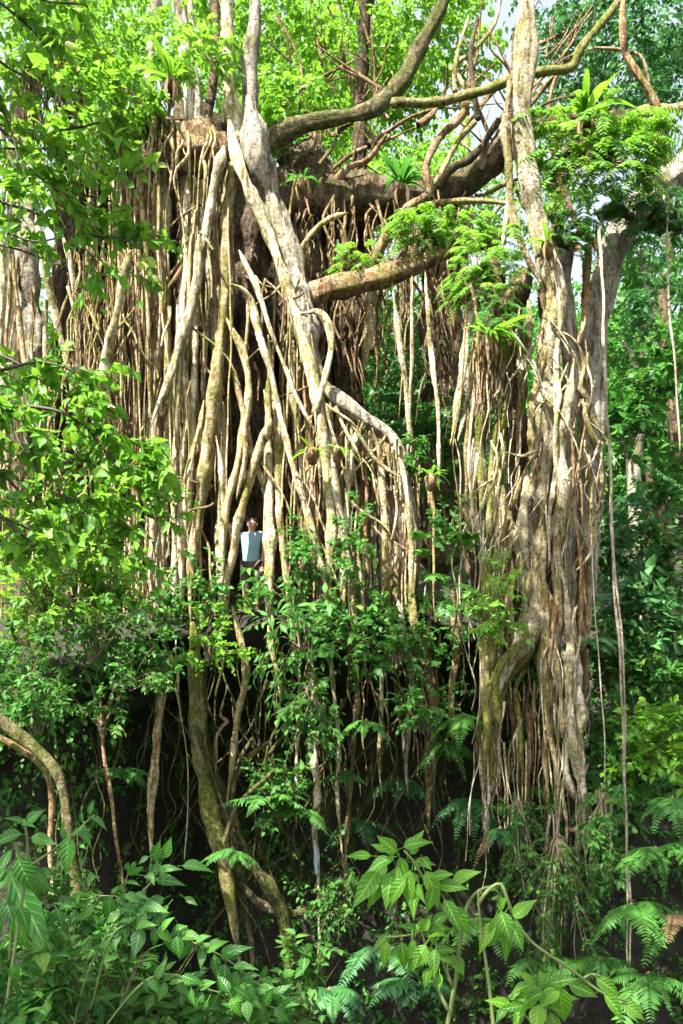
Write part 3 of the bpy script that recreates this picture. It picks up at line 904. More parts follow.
for k in range(58):                     # rootlets knitting the pillar together, frayed tips on the right
    if k < 45:
        x = rng.uniform(474, 590); y0 = rng.uniform(320, 560); dx = rng.normal(0, 20); dy = rng.uniform(10, 70)
    else:
        x = rng.uniform(590, 604); y0 = rng.uniform(440, 520); dx = rng.normal(-3, 7); dy = rng.uniform(15, 40)
    pts = [(x, y0), (x + dx * .35 + rng.normal(0, 3), y0 + dy * .3), (x + dx * .8, y0 + dy * .7), (x + dx, y0 + dy)]
    p, r = trace(pts, rng.uniform(14.5, 14.7), rng.choice([1.4, 2, 3]), 1.0, .06)
    tube(fm, p, r, seg=6, step=.07, wob=.05, knots=.2, cap=False)
for k in range(90):                     # brush of brown fibres under the fern and frayed tips
    if k < 60:
        x, y0, ln, Y = rng.uniform(474, 502), rng.uniform(330, 350), rng.uniform(25, 70), rng.uniform(14.6, 14.9)
    else:
        x, y0, ln, Y = rng.uniform(480, 592), rng.uniform(640, 760), rng.uniform(40, 140), rng.uniform(14.6, 15.2)
    ys = np.linspace(y0, y0 + ln, 5)
    xs_ = x + np.cumsum(rng.normal(0, 1.4, 5))
    p, r = trace(list(zip(xs_, ys)), Y, rng.choice([1.2, 2.0, 2.6]), .8, .05)
    tube(fo, p, r, seg=4, step=.2, wob=.03, cap=False)
tag(fm.build('fine_roots', M['pale'], R), kind='stuff')
tag(fo.build('rusty_fine_roots', M['brown'], R), kind='stuff')
cm = MB()
for (px, py, Y, rx, ry, rz, n, sd) in ((640, 40, 20, 2.2, 1.6, 1.8, 700, 13), (585, -5, 20.5, 1.8, 1.4, 1.1, 300, 14), (665, 300, 19.5, .7, .8, .7, 90, 16)):
    p, u = crown_pts(P(px, py, Y), (rx, ry, rz), n, gap=-.05, sc=1.5, seed=sd, shell=.1)
    sprays(cm, T_OVATE, p, u * np.array([1, 1, .5]) + rng.normal(0, .5, p.shape), rng.uniform(.25, .5, len(p)), 7, .14, droop=.3)
cm.build('crown', M['l_blue'], R)


# ------------------------------------------------------------------ background trees
def bg_tree(px, Y, top, bot_px, w, crowns, label, lm='l_mid', tm_='grey', leaf=.2, lean=0, group='trees behind the banyans', crown_n=None):
    base = P(px, bot_px, Y)
    base[2] = ground_z(base[0], Y) - .1
    t = empty('forest_tree', base, label, 'tree', group)
    mb = MB()
    tp = P(px + lean, top, Y)
    tube(mb, [base, base * .6 + tp * .4 + rng.normal(0, .12, 3), base * .25 + tp * .75 + rng.normal(0, .15, 3), tp], np.array([1.2, 1, .8, .45]) * w / 2 / F * Y, seg=10, step=.3, wob=.08, knots=.06)
    lb = MB()
    cmb = MB()
    for (cx, cy, dY, rx, rz, n, sd) in crowns:
        c = P(cx, cy, Y + dY)
        s = base * .35 + tp * .65
        tube(mb, [s, (s + c) / 2 + np.array([0, 0, .3]), c], np.array([.5, .35, .12]) * w / 2 / F * Y, seg=6, step=.4, wob=.1)
        p, u = crown_pts(c, (rx, rx * .8, rz), int(n * .85), gap=.12, sc=1.1, seed=sd, shell=.15)
        sprays(cmb, T_SIMPLE if leaf < .25 else T_OVATE, p, u * np.array([1, 1, .4]) + rng.normal(0, .5, p.shape), rng.uniform(.35, .7, len(p)), 7, leaf, droop=.3)
    mb.build('trunk', M[tm_], t)
    cmb.build('crown', M[lm], t)
    return t


bg_tree(640, 23, 250, 560, 15, [(655, 240, 0, 1.6, 1.3, 260, 41), (615, 330, 1, 1.0, .9, 140, 42)], 'slim pale trunk standing in the sunlit gap right of the root pillar', 'l_mid', 'grey')
bg_tree(668, 27, 60, 560, 13, [(690, 120, 0, 2.2, 2.0, 420, 43), (610, 90, 1, 2.2, 1.8, 420, 44)], 'bluish tree whose crown fills the top right corner', 'l_blue', 'dark')
bg_tree(330, 30, 30, 560, 14, [(300, 60, 0, 3.2, 2.6, 900, 45), (380, 20, 1, 3.2, 2.2, 800, 46)], 'bright leafy tree behind the mossy forked limb', 'l_bright', 'dark', leaf=.22)
bg_tree(470, 28, 60, 560, 12, [(440, 180, 0, 2.2, 1.5, 380, 47), (400, 150, 1, 2.2, 1.8, 480, 48), (520, 190, 1, 2, 1.2, 300, 49)], 'tree of light green leaves seen between the two banyans', 'l_bright', 'grey', leaf=.2)
bg_tree(560, 33, 20, 560, 14, [(610, 40, 0, 2.6, 2.2, 380, 51)], 'tree behind the tall bare pole of the root pillar', 'l_blue', 'dark', leaf=.22)
bg_tree(120, 30, 20, 560, 14, [(60, 60, 0, 3.2, 2.4, 500, 52), (150, 20, 0, 2.8, 2.2, 420, 53)], 'sun bleached tree behind the far left limb with hanging root fringe', 'l_lime', 'grey', leaf=.24)
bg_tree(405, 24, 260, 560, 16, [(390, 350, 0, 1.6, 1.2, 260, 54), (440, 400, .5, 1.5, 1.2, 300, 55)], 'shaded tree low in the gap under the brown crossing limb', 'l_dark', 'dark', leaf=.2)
bg_tree(650, 30, 300, 600, 10, [(650, 380, 0, 2.6, 2.0, 600, 56), (690, 470, 0, 2.2, 1.6, 400, 57), (610, 440, 1, 2.2, 1.8, 400, 58)], 'broad green tree behind the slim pale trunk', 'l_mid', 'dark', leaf=.22)
bg_tree(700, 38, 150, 600, 14, [(690, 240, 0, 3.4, 2.4, 500, 59)], 'pale distant tree at the right edge below the dark limb', 'l_blue', 'grey', leaf=.25)
bg_tree(250, 38, 100, 600, 18, [(280, 130, 0, 4.2, 3.4, 900, 61), (360, 240, 0, 4, 3, 800, 62)], 'farthest bright tree filling the gap behind the dark horizontal limb', 'l_bright', 'dark', leaf=.28)

# the far wood as one mass, standing on the hill
fw = MB(); fwt = MB()
for k in range(150):
    x = rng.uniform(-34, 38); y = rng.uniform(27, 62)
    z = ground_z(x, y)
    h = rng.uniform(3.5, 7.5)
    tube(fwt, [(x, y, z - .2), (x + rng.normal(0, .3), y, z + h * .5), (x + rng.normal(0, .6), y, z + h)], [.2, .15, .06], seg=6, step=1.0, cap=False)
    p, u = crown_pts((x, y, z + h * .75), (2.6, 2.2, h * .5), 110, gap=-.3, seed=100 + k, shell=.4)
    sprays(fw, T_SIMPLE, p, u + rng.normal(0, .4, p.shape), .8, 6, .42, droop=.3)
W = fw.build('far_wood', M['l_mid'])
tag(W, 'mass of forest on the hill behind both banyans', 'forest', kind='stuff')
fwt.build('trunk', M['dark'], W)
tag(W.children[0], kind='stuff')


# ------------------------------------------------------------------ plants
def shrub(name, px, py, Y, w, h, label, cat='shrub', lm='l_mid', tpl=T_OVATE, leaf=.11, nst=14, sub=3, mleaf=8, group=None, droop=.3, up=1.0, stem='wstem', hang=False, wf=1.0, base_py=None, flat=.5, towards=0.3):
    """a bush: stems growing from one base, side twigs, leaves along the twigs; w,h in pixels; (px,py) is the middle of its leaf mass"""
    c = P(px, py, Y)
    rw, rh = w / 2 / F * Y, h / 2 / F * Y
    base = c.copy()
    base[2] = (c[2] - rh) if base_py is None else P(px, base_py, Y)[2]
    if hang:
        base[2] = c[2] + rh
    base[1] += .1
    t = empty(name, base, label, cat, group)
    sm, lmb = MB(), MB()
    to, td, tl = [], [], []
    for i in range(nst):
        a = rng.uniform(0, 6.28)
        e = np.array([np.cos(a) * rw, np.sin(a) * min(rw, .8) * .8 - towards * min(rw, .6), 0]) * rng.uniform(.3, 1)
        tip = c + e + np.array([0, 0, rng.uniform(-1, 1) * rh])
        midp = base * .45 + tip * .55 + np.array([0, 0, (.22 if not hang else -.1) * rh]) + rng.normal(0, .05, 3) * rw
        L = np.linalg.norm(tip - base)
        b0 = base + rng.normal(0, .04, 3)
        tube(sm, [b0, midp, tip], [.012 * min(1.5, L) + .003, .006, .002], seg=5, step=max(.08, L / 8), wob=.03, cap=False)
        cc = catmull([b0, midp, tip], L / 8)
        for s in range(sub):
            q = cc[int(len(cc) * rng.uniform(.3, .98))]
            d = nrm(tip - midp) + rng.normal(0, .7, 3) + np.array([0, -towards * .6, .25 * up])
            to.append(q); td.append(d); tl.append(rng.uniform(.5, 1.1) * leaf * mleaf * .42)
        to.append(cc[-2]); td.append(tip - midp + np.array([0, 0, .1])); tl.append(leaf * mleaf * .4)
    sprays(lmb, tpl, np.array(to), np.array(td), np.array(tl), mleaf, leaf, droop=droop, wf=wf, stem=sm, stem_r=.0035, flat=flat)
    sm.build('stem', M[stem], t)
    lmb.build('foliage', M[lm], t)
    return t


def fern(name, px, py, Y, L, label, n=9, lm='l_dark', group=None, up=.6, face=-1, droop=.6, width=.2, npin=16, pinw=.15, spread=1.0, cat='fern', tint=.5):
    """a fern: fronds from one crown at (px,py)"""
    base = P(px, py, Y)
    t = empty(name, base, label, cat, group)
    rh = MB()
    tube(rh, [base + np.array([0, .1, -.12]), base, base + np.array([0, -.02, .05])], [.05, .045, .02], seg=7, knots=.2)
    rh.build('rootstock', M['brown'], t)
    for i in range(n):
        a = np.pi * (-1 + (i + rng.uniform(.2, .8)) / n) if face else 2 * np.pi * (i + rng.uniform(0, .6)) / n
        d = np.array([np.cos(a) * spread, np.sin(a) * .9, up * rng.uniform(.3, 1.3)])
        mb = MB()
        fern_frond(mb, base + rng.normal(0, .015, 3), d, L * rng.uniform(.45, 1.2), npin=npin, width=width * rng.uniform(.75, 1.2), droop=droop * rng.uniform(.7, 1.3), pinw=pinw, tint=np.clip(tint + rng.normal(0, .2), 0, 1))
        mb.build('frond', M['l_dry' if rng.uniform() < .02 else lm], t)
    return t


def nest_fern(px, py, Y, L, label, n=19, lm='l_bright', up=.75, spread=1.0, dry=6):
    base = P(px, py, Y)
    t = empty('bird_nest_fern', base, label, 'fern', 'rosette ferns perched on the banyans')
    nb = MB()
    tube(nb, [base + np.array([0, .08, -.18]), base, base + np.array([0, 0, .06])], [.07, .11, .05], seg=9, knots=.2)
    nb.build('rootstock', M['brown'], t)
    v0, q0, t0 = T_STRAP
    tilt = np.array([rng.normal(0, .35), -rng.uniform(0, .5), 0])
    for i in range(n):
        a = 2 * np.pi * (i + rng.uniform(-.45, .45)) / n
        d = nrm(np.array([np.cos(a) * spread, np.sin(a) * spread, up * rng.uniform(.3, 1.7)]) + tilt)
        l = L * rng.uniform(.4, 1.1)
        side = nrm(np.cross(d, [0, 0, 1.0])); nn = np.cross(side, d)
        dr = rng.uniform(.15, .95)
        st = np.linspace(0, 1, 9)
        w = l * rng.uniform(.6, .9) * np.array([.025, .045, .065, .08, .085, .08, .065, .04, .003])
        c = base + d * (l * st)[:, None] - np.array([0, 0, 1]) * (dr * l * st ** 2.2)[:, None]
        V = np.stack([c - side * w[:, None] + nn * (w * .35)[:, None], c, c + side * w[:, None] + nn * (w * .35)[:, None]], 1).reshape(-1, 3)
        k = np.arange(8)[:, None] * 3
        Q = np.vstack([np.c_[k, k + 1, k + 4, k + 3], np.c_[k + 1, k + 2, k + 5, k + 4]])
        mb = MB(); mb.add(V, Q, tint=rng.uniform(.2, .9))
        mb.build('frond', M[lm], t)
    if dry:
        mb = MB()
        for i in range(dry * 3):
            a = rng.uniform(0, 6.28)
            o = base + np.array([np.cos(a) * .1, np.sin(a) * .1 - .05, -.02])
            leaves(mb, T_LANCE, o[None], np.array([[np.cos(a) * .4, np.sin(a) * .4 - .2, -1]]), np.array([[np.cos(a), np.sin(a), .2]]), L * rng.uniform(.4, .7), .5)
        mb.build('dry_fronds', M['l_dry'], t)
    return t


nest_fern(172, 82, 15.9, .85, 'small strap leaved fern sitting on the stump end of the left limb', up=1.3)
nest_fern(402, 186, 17.0, .95, 'dark green rosette fern on the thick limb between the two trunks', lm='l_mid', up=.8)
nest_fern(488, 336, 14.5, .8, 'rosette fern with a brown fibre beard on the left side of the root pillar', lm='l_bright', up=.5, n=22)
nest_fern(585, 118, 15.2, 1.0, 'yellowish rosette fern on top of the hanging fern clump', lm='l_bright', up=1.2)
nest_fern(548, 245, 14.6, .6, 'little strap fern at the foot of the bare pole', lm='l_bright', up=1.2, n=9, dry=2)
nest_fern(303, 182, 17.0, .6, 'small rosette fern in the crotch under the forked mossy limb', lm='l_mid', up=1.0, n=10, dry=3)
nest_fern(312, 452, 15.3, .5, 'bright tuft of strap leaves on the slanting root above the person', lm='l_bright', up=.5, n=10, dry=0)
nest_fern(337, 450, 15.5, .42, 'second bright tuft beside it behind the thin pale loop', lm='l_bright', up=.6, n=9, dry=0)
nest_fern(431, 478, 15.2, .5, 'strap leaf plant at the lower end of the slanting root', lm='l_bright', up=.8, n=8, dry=0)

# clumps of hanging fern on the limbs
def fern_clump(px, py, Y, rw, rh, n, L, label, lm, dry=20):
    c = P(px, py, Y)
    t = empty('fern_clump', c, label, 'fern', 'fern clumps growing on the limbs')
    mb, dm, hm = MB(), MB(), MB()
    tube(hm, [c + np.array([-rw * .7, .25, -rh * .2]), c + np.array([0, .15, 0]), c + np.array([rw * .7, .25, -.1])], [.06, min(.17, rh * .4), .06], seg=12, knots=.3, step=.1)
    for i in range(int(n * 1.7)):
        a = rng.uniform(0, 6.28)
        o = c + np.array([rng.uniform(-1, 1) * rw, rng.uniform(-.3, .3), rng.uniform(-1, 1) * rh])
        d = np.array([(o[0] - c[0]) / rw + rng.normal(0, .4), -rng.uniform(.2, 1), rng.uniform(-.4, .9)])
        fern_frond(mb, o, d, L * rng.uniform(.6, 1.2), npin=12, width=.2, droop=rng.uniform(.5, 1.1), tint=rng.uniform(.1, .9))
    for i in range(dry):
        o = c + np.array([rng.uniform(-.8, .8) * rw, rng.uniform(-.3, .1), rng.uniform(-1, .2) * rh])
        fern_frond(dm, o, np.array([rng.normal(0, .3), -.4, -1]), L * rng.uniform(.4, .9), npin=9, width=.15, droop=.1, tint=rng.uniform(0, 1))
    hm.build('root_mat', M['dkmoss'], t)
    mb.build('foliage', M[lm], t)
    if dry:
        dm.build('dry_fronds', M['l_dry'], t)


fern_clump(590, 150, 15.2, 1.0, .62, 120, .62, 'big shaggy fern clump with dry brown fronds right of the bare pole', 'l_bright', 26)
fern_clump(440, 232, 16.2, .75, .3, 70, .5, 'green fern clump on the inner end of the crossing limb', 'l_bright', 10)
fern_clump(488, 268, 15.0, .42, .55, 70, .42, 'yellow green fern mass cloaking the top left of the pillar', 'l_lime', 8)
fern_clump(562, 236, 15.5, .42, .3, 34, .45, 'dark green fern tuft hanging between the bare pole and the grey trunk', 'l_mid', 8)
fern_clump(505, 318, 14.75, .3, .35, 26, .34, 'little ferns growing down the upper pillar beside the rosette fern', 'l_mid', 4)
fern_clump(468, 292, 15.1, .3, .25, 22, .36, 'fern tuft on the left shoulder of the pillar', 'l_bright', 6)
fern_clump(620, 205, 16.0, .45, .25, 34, .5, 'fern tuft in the fork of the grey trunk', 'l_mid', 8)
fern_clump(360, 262, 16.4, .4, .22, 26, .4, 'small fern fringe on the middle of the crossing limb', 'l_bright', 4)
fern_clump(665, 215, 16.0, .5, .4, 40, .5, 'pale fern fringe on the dark limb at the right edge', 'l_blue', 3)

# leafy plants on and under the ledge
G = 'leafy shrubs along the cliff ledge'
shrub('shrub', 300, 640, 15.1, 105, 150, 'dense long leaved shrub below and right of the person', lm='l_mid', leaf=.19, nst=17, sub=3, mleaf=7, group=G, tpl=T_LANCE, wf=1.5, base_py=650, flat=.35)
shrub('shrub', 352, 618, 15.2, 80, 90, 'glossy shrub in front of the central hanging roots', lm='l_mid', leaf=.16, nst=12, sub=3, group=G, base_py=650, flat=.35)
shrub('shrub', 205, 632, 14.9, 90, 60, 'light green bush on the lip left of the person', lm='l_bright', leaf=.12, nst=13, sub=3, group=G, flat=.4)
shrub('shrub', 205, 592, 15.6, 46, 56, 'thin sapling in front of the roots left of the person', lm='l_mid', leaf=.12, nst=9, group=G)
shrub('shrub', 252, 598, 15.8, 22, 18, 'tiny seedling at the feet of the person', lm='l_mid', leaf=.11, nst=6, sub=2, group=G)
shrub('shrub', 300, 545, 15.5, 28, 60, 'upright leafy shoot right of the person between two pale roots', lm='l_mid', leaf=.14, nst=9, group=G)
shrub('shrub', 395, 630, 15.1, 80, 80, 'bushy plant with pale young leaves under the slanting root end', lm='l_mid', leaf=.15, nst=12, group=G, flat=.35)
shrub('shrub', 425, 706, 15.0, 66, 50, 'small oval leaved bush on the overhang left of the root pillar', lm='l_mid', leaf=.12, nst=16, group=G)
shrub('shrub', 487, 592, 14.3, 50, 92, 'lime green shrub sprouting from the front of the root pillar', lm='l_lime', leaf=.13, nst=16, sub=3, group=G, tpl=T_LANCE, wf=1.7)
shrub('shrub', 448, 520, 15.1, 46, 60, 'small shoots on the moss between slanting root and pillar', lm='l_mid', leaf=.12, nst=9, group=G)
shrub('shrub', 352, 520, 15.3, 40, 80, 'loose climbing shoots on the roots at the centre', lm='l_mid', leaf=.12, nst=10, group=G)
shrub('shrub', 310, 715, 14.9, 40, 60, 'drooping leafy shoots under the dense long leaved shrub', lm='l_dark', leaf=.16, nst=10, group=G, hang=True, tpl=T_LANCE, wf=1.7)

# split leaf climber
c = P(452, 560, 14.9)
t = empty('split_leaf_climber', c, 'climber with broad split leaves on the root left of the pillar', 'climbing plant')
sm = MB()
tube(sm, [P(452, 640, 15.0), P(458, 600, 15.0), P(452, 560, 15.0), P(466, 525, 15.0)], [.02, .018, .015, .01], seg=6)
sm.build('stem', M['gstem'], t)
for (x, y, L, dx, dz) in ((452, 545, .55, .5, .3), (440, 575, .5, -.5, -.2), (458, 585, .5, .7, -.3), (432, 555, .45, -.8, .2), (466, 540, .4, .8, .4), (447, 600, .45, -.2, -.8), (425, 540, .4, -.7, .5), (462, 605, .35, .5, -.6)):
    mb = MB()
    fern_frond(mb, P(x, y, 14.85), (dx, -.7, dz + .3), L, npin=9, width=.34, droop=.45, pinw=.27, tint=rng.uniform(.4, .95))
    mb.build('split_leaf', M['l_gloss'], t)

# ferns on the shaded cliff
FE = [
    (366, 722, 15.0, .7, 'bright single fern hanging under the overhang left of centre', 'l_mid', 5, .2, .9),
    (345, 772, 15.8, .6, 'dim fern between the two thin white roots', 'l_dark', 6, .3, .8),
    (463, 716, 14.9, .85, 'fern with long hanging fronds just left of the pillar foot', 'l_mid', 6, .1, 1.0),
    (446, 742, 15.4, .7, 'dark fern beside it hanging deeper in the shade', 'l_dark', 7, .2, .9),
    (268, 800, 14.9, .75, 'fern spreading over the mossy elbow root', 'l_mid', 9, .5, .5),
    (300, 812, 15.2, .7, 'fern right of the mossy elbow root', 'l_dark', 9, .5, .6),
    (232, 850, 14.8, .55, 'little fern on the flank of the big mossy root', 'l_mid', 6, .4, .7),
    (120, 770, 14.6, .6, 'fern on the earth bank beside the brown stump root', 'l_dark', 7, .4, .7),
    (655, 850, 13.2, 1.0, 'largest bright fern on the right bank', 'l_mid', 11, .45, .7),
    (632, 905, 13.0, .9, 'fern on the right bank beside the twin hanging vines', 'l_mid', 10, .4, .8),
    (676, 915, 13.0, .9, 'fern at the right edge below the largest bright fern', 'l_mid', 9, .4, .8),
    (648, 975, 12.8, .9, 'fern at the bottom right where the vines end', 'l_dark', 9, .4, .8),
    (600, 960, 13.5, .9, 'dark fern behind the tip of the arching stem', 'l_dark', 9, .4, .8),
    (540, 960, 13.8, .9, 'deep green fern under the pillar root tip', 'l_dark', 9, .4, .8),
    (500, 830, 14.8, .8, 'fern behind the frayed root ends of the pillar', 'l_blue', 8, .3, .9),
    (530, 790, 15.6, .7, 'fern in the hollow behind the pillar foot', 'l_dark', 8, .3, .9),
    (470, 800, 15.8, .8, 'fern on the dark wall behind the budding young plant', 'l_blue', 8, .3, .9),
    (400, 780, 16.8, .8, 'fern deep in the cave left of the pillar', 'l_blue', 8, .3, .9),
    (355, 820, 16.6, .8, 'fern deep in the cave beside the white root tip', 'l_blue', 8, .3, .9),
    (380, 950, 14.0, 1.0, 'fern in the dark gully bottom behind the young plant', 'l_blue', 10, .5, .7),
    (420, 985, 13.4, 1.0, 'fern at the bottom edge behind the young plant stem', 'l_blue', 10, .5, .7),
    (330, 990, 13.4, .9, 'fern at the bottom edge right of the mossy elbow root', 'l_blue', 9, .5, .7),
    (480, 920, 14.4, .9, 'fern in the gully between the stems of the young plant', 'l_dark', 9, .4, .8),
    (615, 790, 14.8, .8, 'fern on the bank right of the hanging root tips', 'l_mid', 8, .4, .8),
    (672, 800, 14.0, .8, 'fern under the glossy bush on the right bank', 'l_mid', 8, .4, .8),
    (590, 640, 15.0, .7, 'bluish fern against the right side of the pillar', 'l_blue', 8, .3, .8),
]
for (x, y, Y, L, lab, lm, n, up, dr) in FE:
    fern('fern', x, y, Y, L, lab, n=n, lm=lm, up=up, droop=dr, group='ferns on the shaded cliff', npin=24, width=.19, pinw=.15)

# bushes on the right bank and at the pillar tip
GB = 'bushes on the gully bank'
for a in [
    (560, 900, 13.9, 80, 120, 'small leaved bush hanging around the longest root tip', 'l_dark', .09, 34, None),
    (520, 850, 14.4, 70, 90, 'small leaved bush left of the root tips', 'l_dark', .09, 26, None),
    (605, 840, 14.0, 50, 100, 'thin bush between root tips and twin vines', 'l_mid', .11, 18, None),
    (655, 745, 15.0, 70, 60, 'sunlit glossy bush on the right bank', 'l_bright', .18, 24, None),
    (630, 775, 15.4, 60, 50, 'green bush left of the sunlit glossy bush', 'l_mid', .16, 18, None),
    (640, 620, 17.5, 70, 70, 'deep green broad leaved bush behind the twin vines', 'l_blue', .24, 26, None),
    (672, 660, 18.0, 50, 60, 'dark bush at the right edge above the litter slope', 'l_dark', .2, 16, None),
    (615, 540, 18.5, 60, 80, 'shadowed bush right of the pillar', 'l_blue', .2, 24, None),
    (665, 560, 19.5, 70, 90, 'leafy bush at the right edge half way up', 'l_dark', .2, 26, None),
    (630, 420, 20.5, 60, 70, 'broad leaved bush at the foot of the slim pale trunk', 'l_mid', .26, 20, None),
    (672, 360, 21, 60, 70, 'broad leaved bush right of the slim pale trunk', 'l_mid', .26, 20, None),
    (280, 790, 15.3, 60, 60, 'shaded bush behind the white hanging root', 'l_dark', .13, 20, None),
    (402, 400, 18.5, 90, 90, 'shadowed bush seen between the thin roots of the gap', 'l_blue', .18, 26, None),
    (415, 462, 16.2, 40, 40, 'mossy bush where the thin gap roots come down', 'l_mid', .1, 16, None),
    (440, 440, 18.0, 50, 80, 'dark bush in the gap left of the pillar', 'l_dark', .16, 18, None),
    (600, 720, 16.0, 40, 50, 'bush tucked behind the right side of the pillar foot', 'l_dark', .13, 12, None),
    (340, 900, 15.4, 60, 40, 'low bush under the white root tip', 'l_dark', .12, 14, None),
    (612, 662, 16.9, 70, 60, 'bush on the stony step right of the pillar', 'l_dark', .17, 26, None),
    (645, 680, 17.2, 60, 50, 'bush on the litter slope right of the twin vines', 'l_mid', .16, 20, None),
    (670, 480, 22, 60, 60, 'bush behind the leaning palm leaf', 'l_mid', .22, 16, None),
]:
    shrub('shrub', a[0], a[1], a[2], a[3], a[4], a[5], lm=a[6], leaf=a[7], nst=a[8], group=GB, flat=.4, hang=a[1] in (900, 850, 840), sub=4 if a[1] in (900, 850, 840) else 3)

# left bank: bushes and weeds on the sunlit slope
GL = 'bushes on the left bank'
for a in [
    (40, 575, 13.6, 120, 80, 'bright bush on the left bank under the leafy branch', 'l_bright', .13, 38, T_OVATE),
    (110, 580, 14.2, 100, 60, 'rounded light bush left of the root curtain', 'l_bright', .12, 32, T_OVATE),
    (90, 625, 13.8, 120, 70, 'weedy bush on the middle of the left bank', 'l_mid', .11, 20, T_LANCE),
    (25, 660, 13.2, 90, 80, 'darker bush at the left edge above the leaning log', 'l_dark', .13, 16, T_OVATE),
    (35, 700, 12.8, 80, 60, 'low herb just above the leaning log', 'l_mid', .12, 20, T_LANCE),
    (120, 640, 14.9, 90, 40, 'low bush under the rounded light bush', 'l_dark', .11, 14, T_OVATE),
    (30, 625, 14.6, 90, 50, 'bush at the left edge half way up the bank', 'l_bright', .11, 24, T_OVATE),
    (160, 600, 14.6, 60, 50, 'small bush at the left foot of the root curtain', 'l_mid', .11, 16, T_OVATE),
    (130, 660, 13.9, 80, 60, 'dry twiggy bush with few leaves', 'l_mid', .10, 9, T_LANCE),
    (100, 705, 13.8, 80, 60, 'dull bush over the bare earth of the left bank', 'l_dark', .10, 9, T_OVATE),
    (170, 655, 14.3, 60, 40, 'bush above the mossy stump root', 'l_mid', .11, 8, T_OVATE),
    (70, 530, 13.8, 90, 50, 'yellow green bush high on the left bank', 'l_lime', .12, 24, T_OVATE),
]:
    shrub('shrub', a[0], a[1], a[2], a[3], a[4], a[5], lm=a[6], leaf=a[7], nst=a[8], group=GL, tpl=a[9], wf=1.6 if a[9] is T_LANCE else 1, flat=.4)

# moss cap on the stump root
mb = MB()
tube(mb, [P(160, 694, 15.15), P(160, 684, 15.1), P(160, 676, 15.1), P(160, 670, 15.1)], [.07, .12, .11, .04], seg=14, step=.05, knots=.2)
o = np.array([P(160 + 10 * np.clip(rng.normal(), -1.1, 1.1), 679 + 8 * np.clip(rng.normal(), -1.1, 1.1), 15.0 + .08 * np.clip(rng.normal(), -1, 1)) for _ in range(520)])
leaves(mb, T_SIMPLE, o, rng.normal(0, 1, o.shape) + np.array([0, -.6, -.3]), rng.normal(0, 1, o.shape), .07)
tag(mb.build('moss_cushion', M['l_moss']), 'yellow green moss cushion on top of the brown stump root', 'moss')

# undergrowth on the ledge, cliff foot and slopes: ground cover nobody could count
ug = MB()
oo = []
while len(oo) < 4200:
    x, y = rng.uniform(-11, 13), rng.uniform(12.5, 30)
    if y < 16.2 and rng.uniform() < .4:
        z = lowest_z(x, y)
    else:
        z = ground_z(x, y)
    if fieldn(np.array([[x, y, z]]), 1.2, 77)[0] < -.45 or (abs(x + 1.65) < .5 and 15.6 < y < 16.7):
        continue
    oo.append((x, y, z - .05))
oo = np.array(oo)
sprays(ug, T_OVATE, oo, rng.normal(0, .6, oo.shape) + np.array([0, -.3, 1.0]), rng.uniform(.25, .75, len(oo)), 9, .14, droop=.35)
tag(ug.build('ground_cover_plants', M['l_dark']), 'low green ground cover on the slopes around the banyans', 'ground cover', kind='stuff')
# creepers on the cliff faces
ug = MB(); oo = []
while len(oo) < 2400:
    x = rng.uniform(-9, 11); k = rng.uniform(6.5, 13)
    pr = prof_at(x); y = np.interp(k, np.arange(len(pr)), pr[:, 0]); z = np.interp(k, np.arange(len(pr)), pr[:, 1])
    if fieldn(np.array([[x, y, z]]), 1.0, 78)[0] < (-.05 if x < 3.5 else -.3):
        continue
    oo.append((x, y - .1, z))
oo = np.array(oo)
sprays(ug, T_OVATE, oo, rng.normal(0, .5, oo.shape) + np.array([0, -1, .1]), rng.uniform(.25, .6, len(oo)), 8, .13, droop=.5)
tag(ug.build('creeping_plants', M['l_mid']), 'creeping leaves spread over the shaded cliff face', 'ground cover', kind='stuff')
# leaf litter
lt = MB(); oo = []
while len(oo) < 2600:
    x, y = rng.uniform(-9, 11), rng.uniform(2, 22)
    oo.append((x, y, ground_z(x, y) + .12 + rng.uniform(0, .1)))
oo = np.array(oo)
leaves(lt, T_OVATE, oo, rng.normal(0, 1, oo.shape) * np.array([1, 1, .3]), rng.normal(0, .4, oo.shape) + np.array([0, 0, 1]), rng.uniform(.08, .17, len(oo)))
tag(lt.build('leaf_litter', M['l_dry']), 'fallen brown leaves strewn over the slope', 'leaf litter', kind='stuff')

# ------------------------------------------------------------------ logs and leaning stems, bottom left
for m_, pts, Y, w0, w1, lab in (
    ('dkmoss', [(-12, 708), (18, 732), (40, 752), (56, 775), (63, 800), (66, 830), (72, 880), (70, 930)], 11.5, 13, 9, 'thick mossy log leaning down at the left edge'),
    ('brown', [(-8, 735), (20, 752), (40, 770), (50, 800), (54, 850), (60, 900)], 11.8, 8, 5, 'thinner brown log under the mossy leaning log'),
    ('brown', [(100, 700), (106, 760), (115, 800), (118, 840), (128, 890), (130, 930)], 13.8, 3.5, 2.5, 'thin bare stem on the earth bank'),
    ('dkmoss', [(275, 770), (262, 780), (240, 800), (228, 830), (225, 850)], 14.9, 5, 3, 'dead stick near the mossy roots'),
):
    p, r = trace(pts, Y, w0, w1)
    mb = MB(); tube(mb, p, r, seg=12, step=.1, wob=.04, knots=.16)
    o = mb.build('log' if w0 > 5 else 'dead_stick', M[m_])
    tag(o, lab, 'log' if w0 > 5 else 'stick')

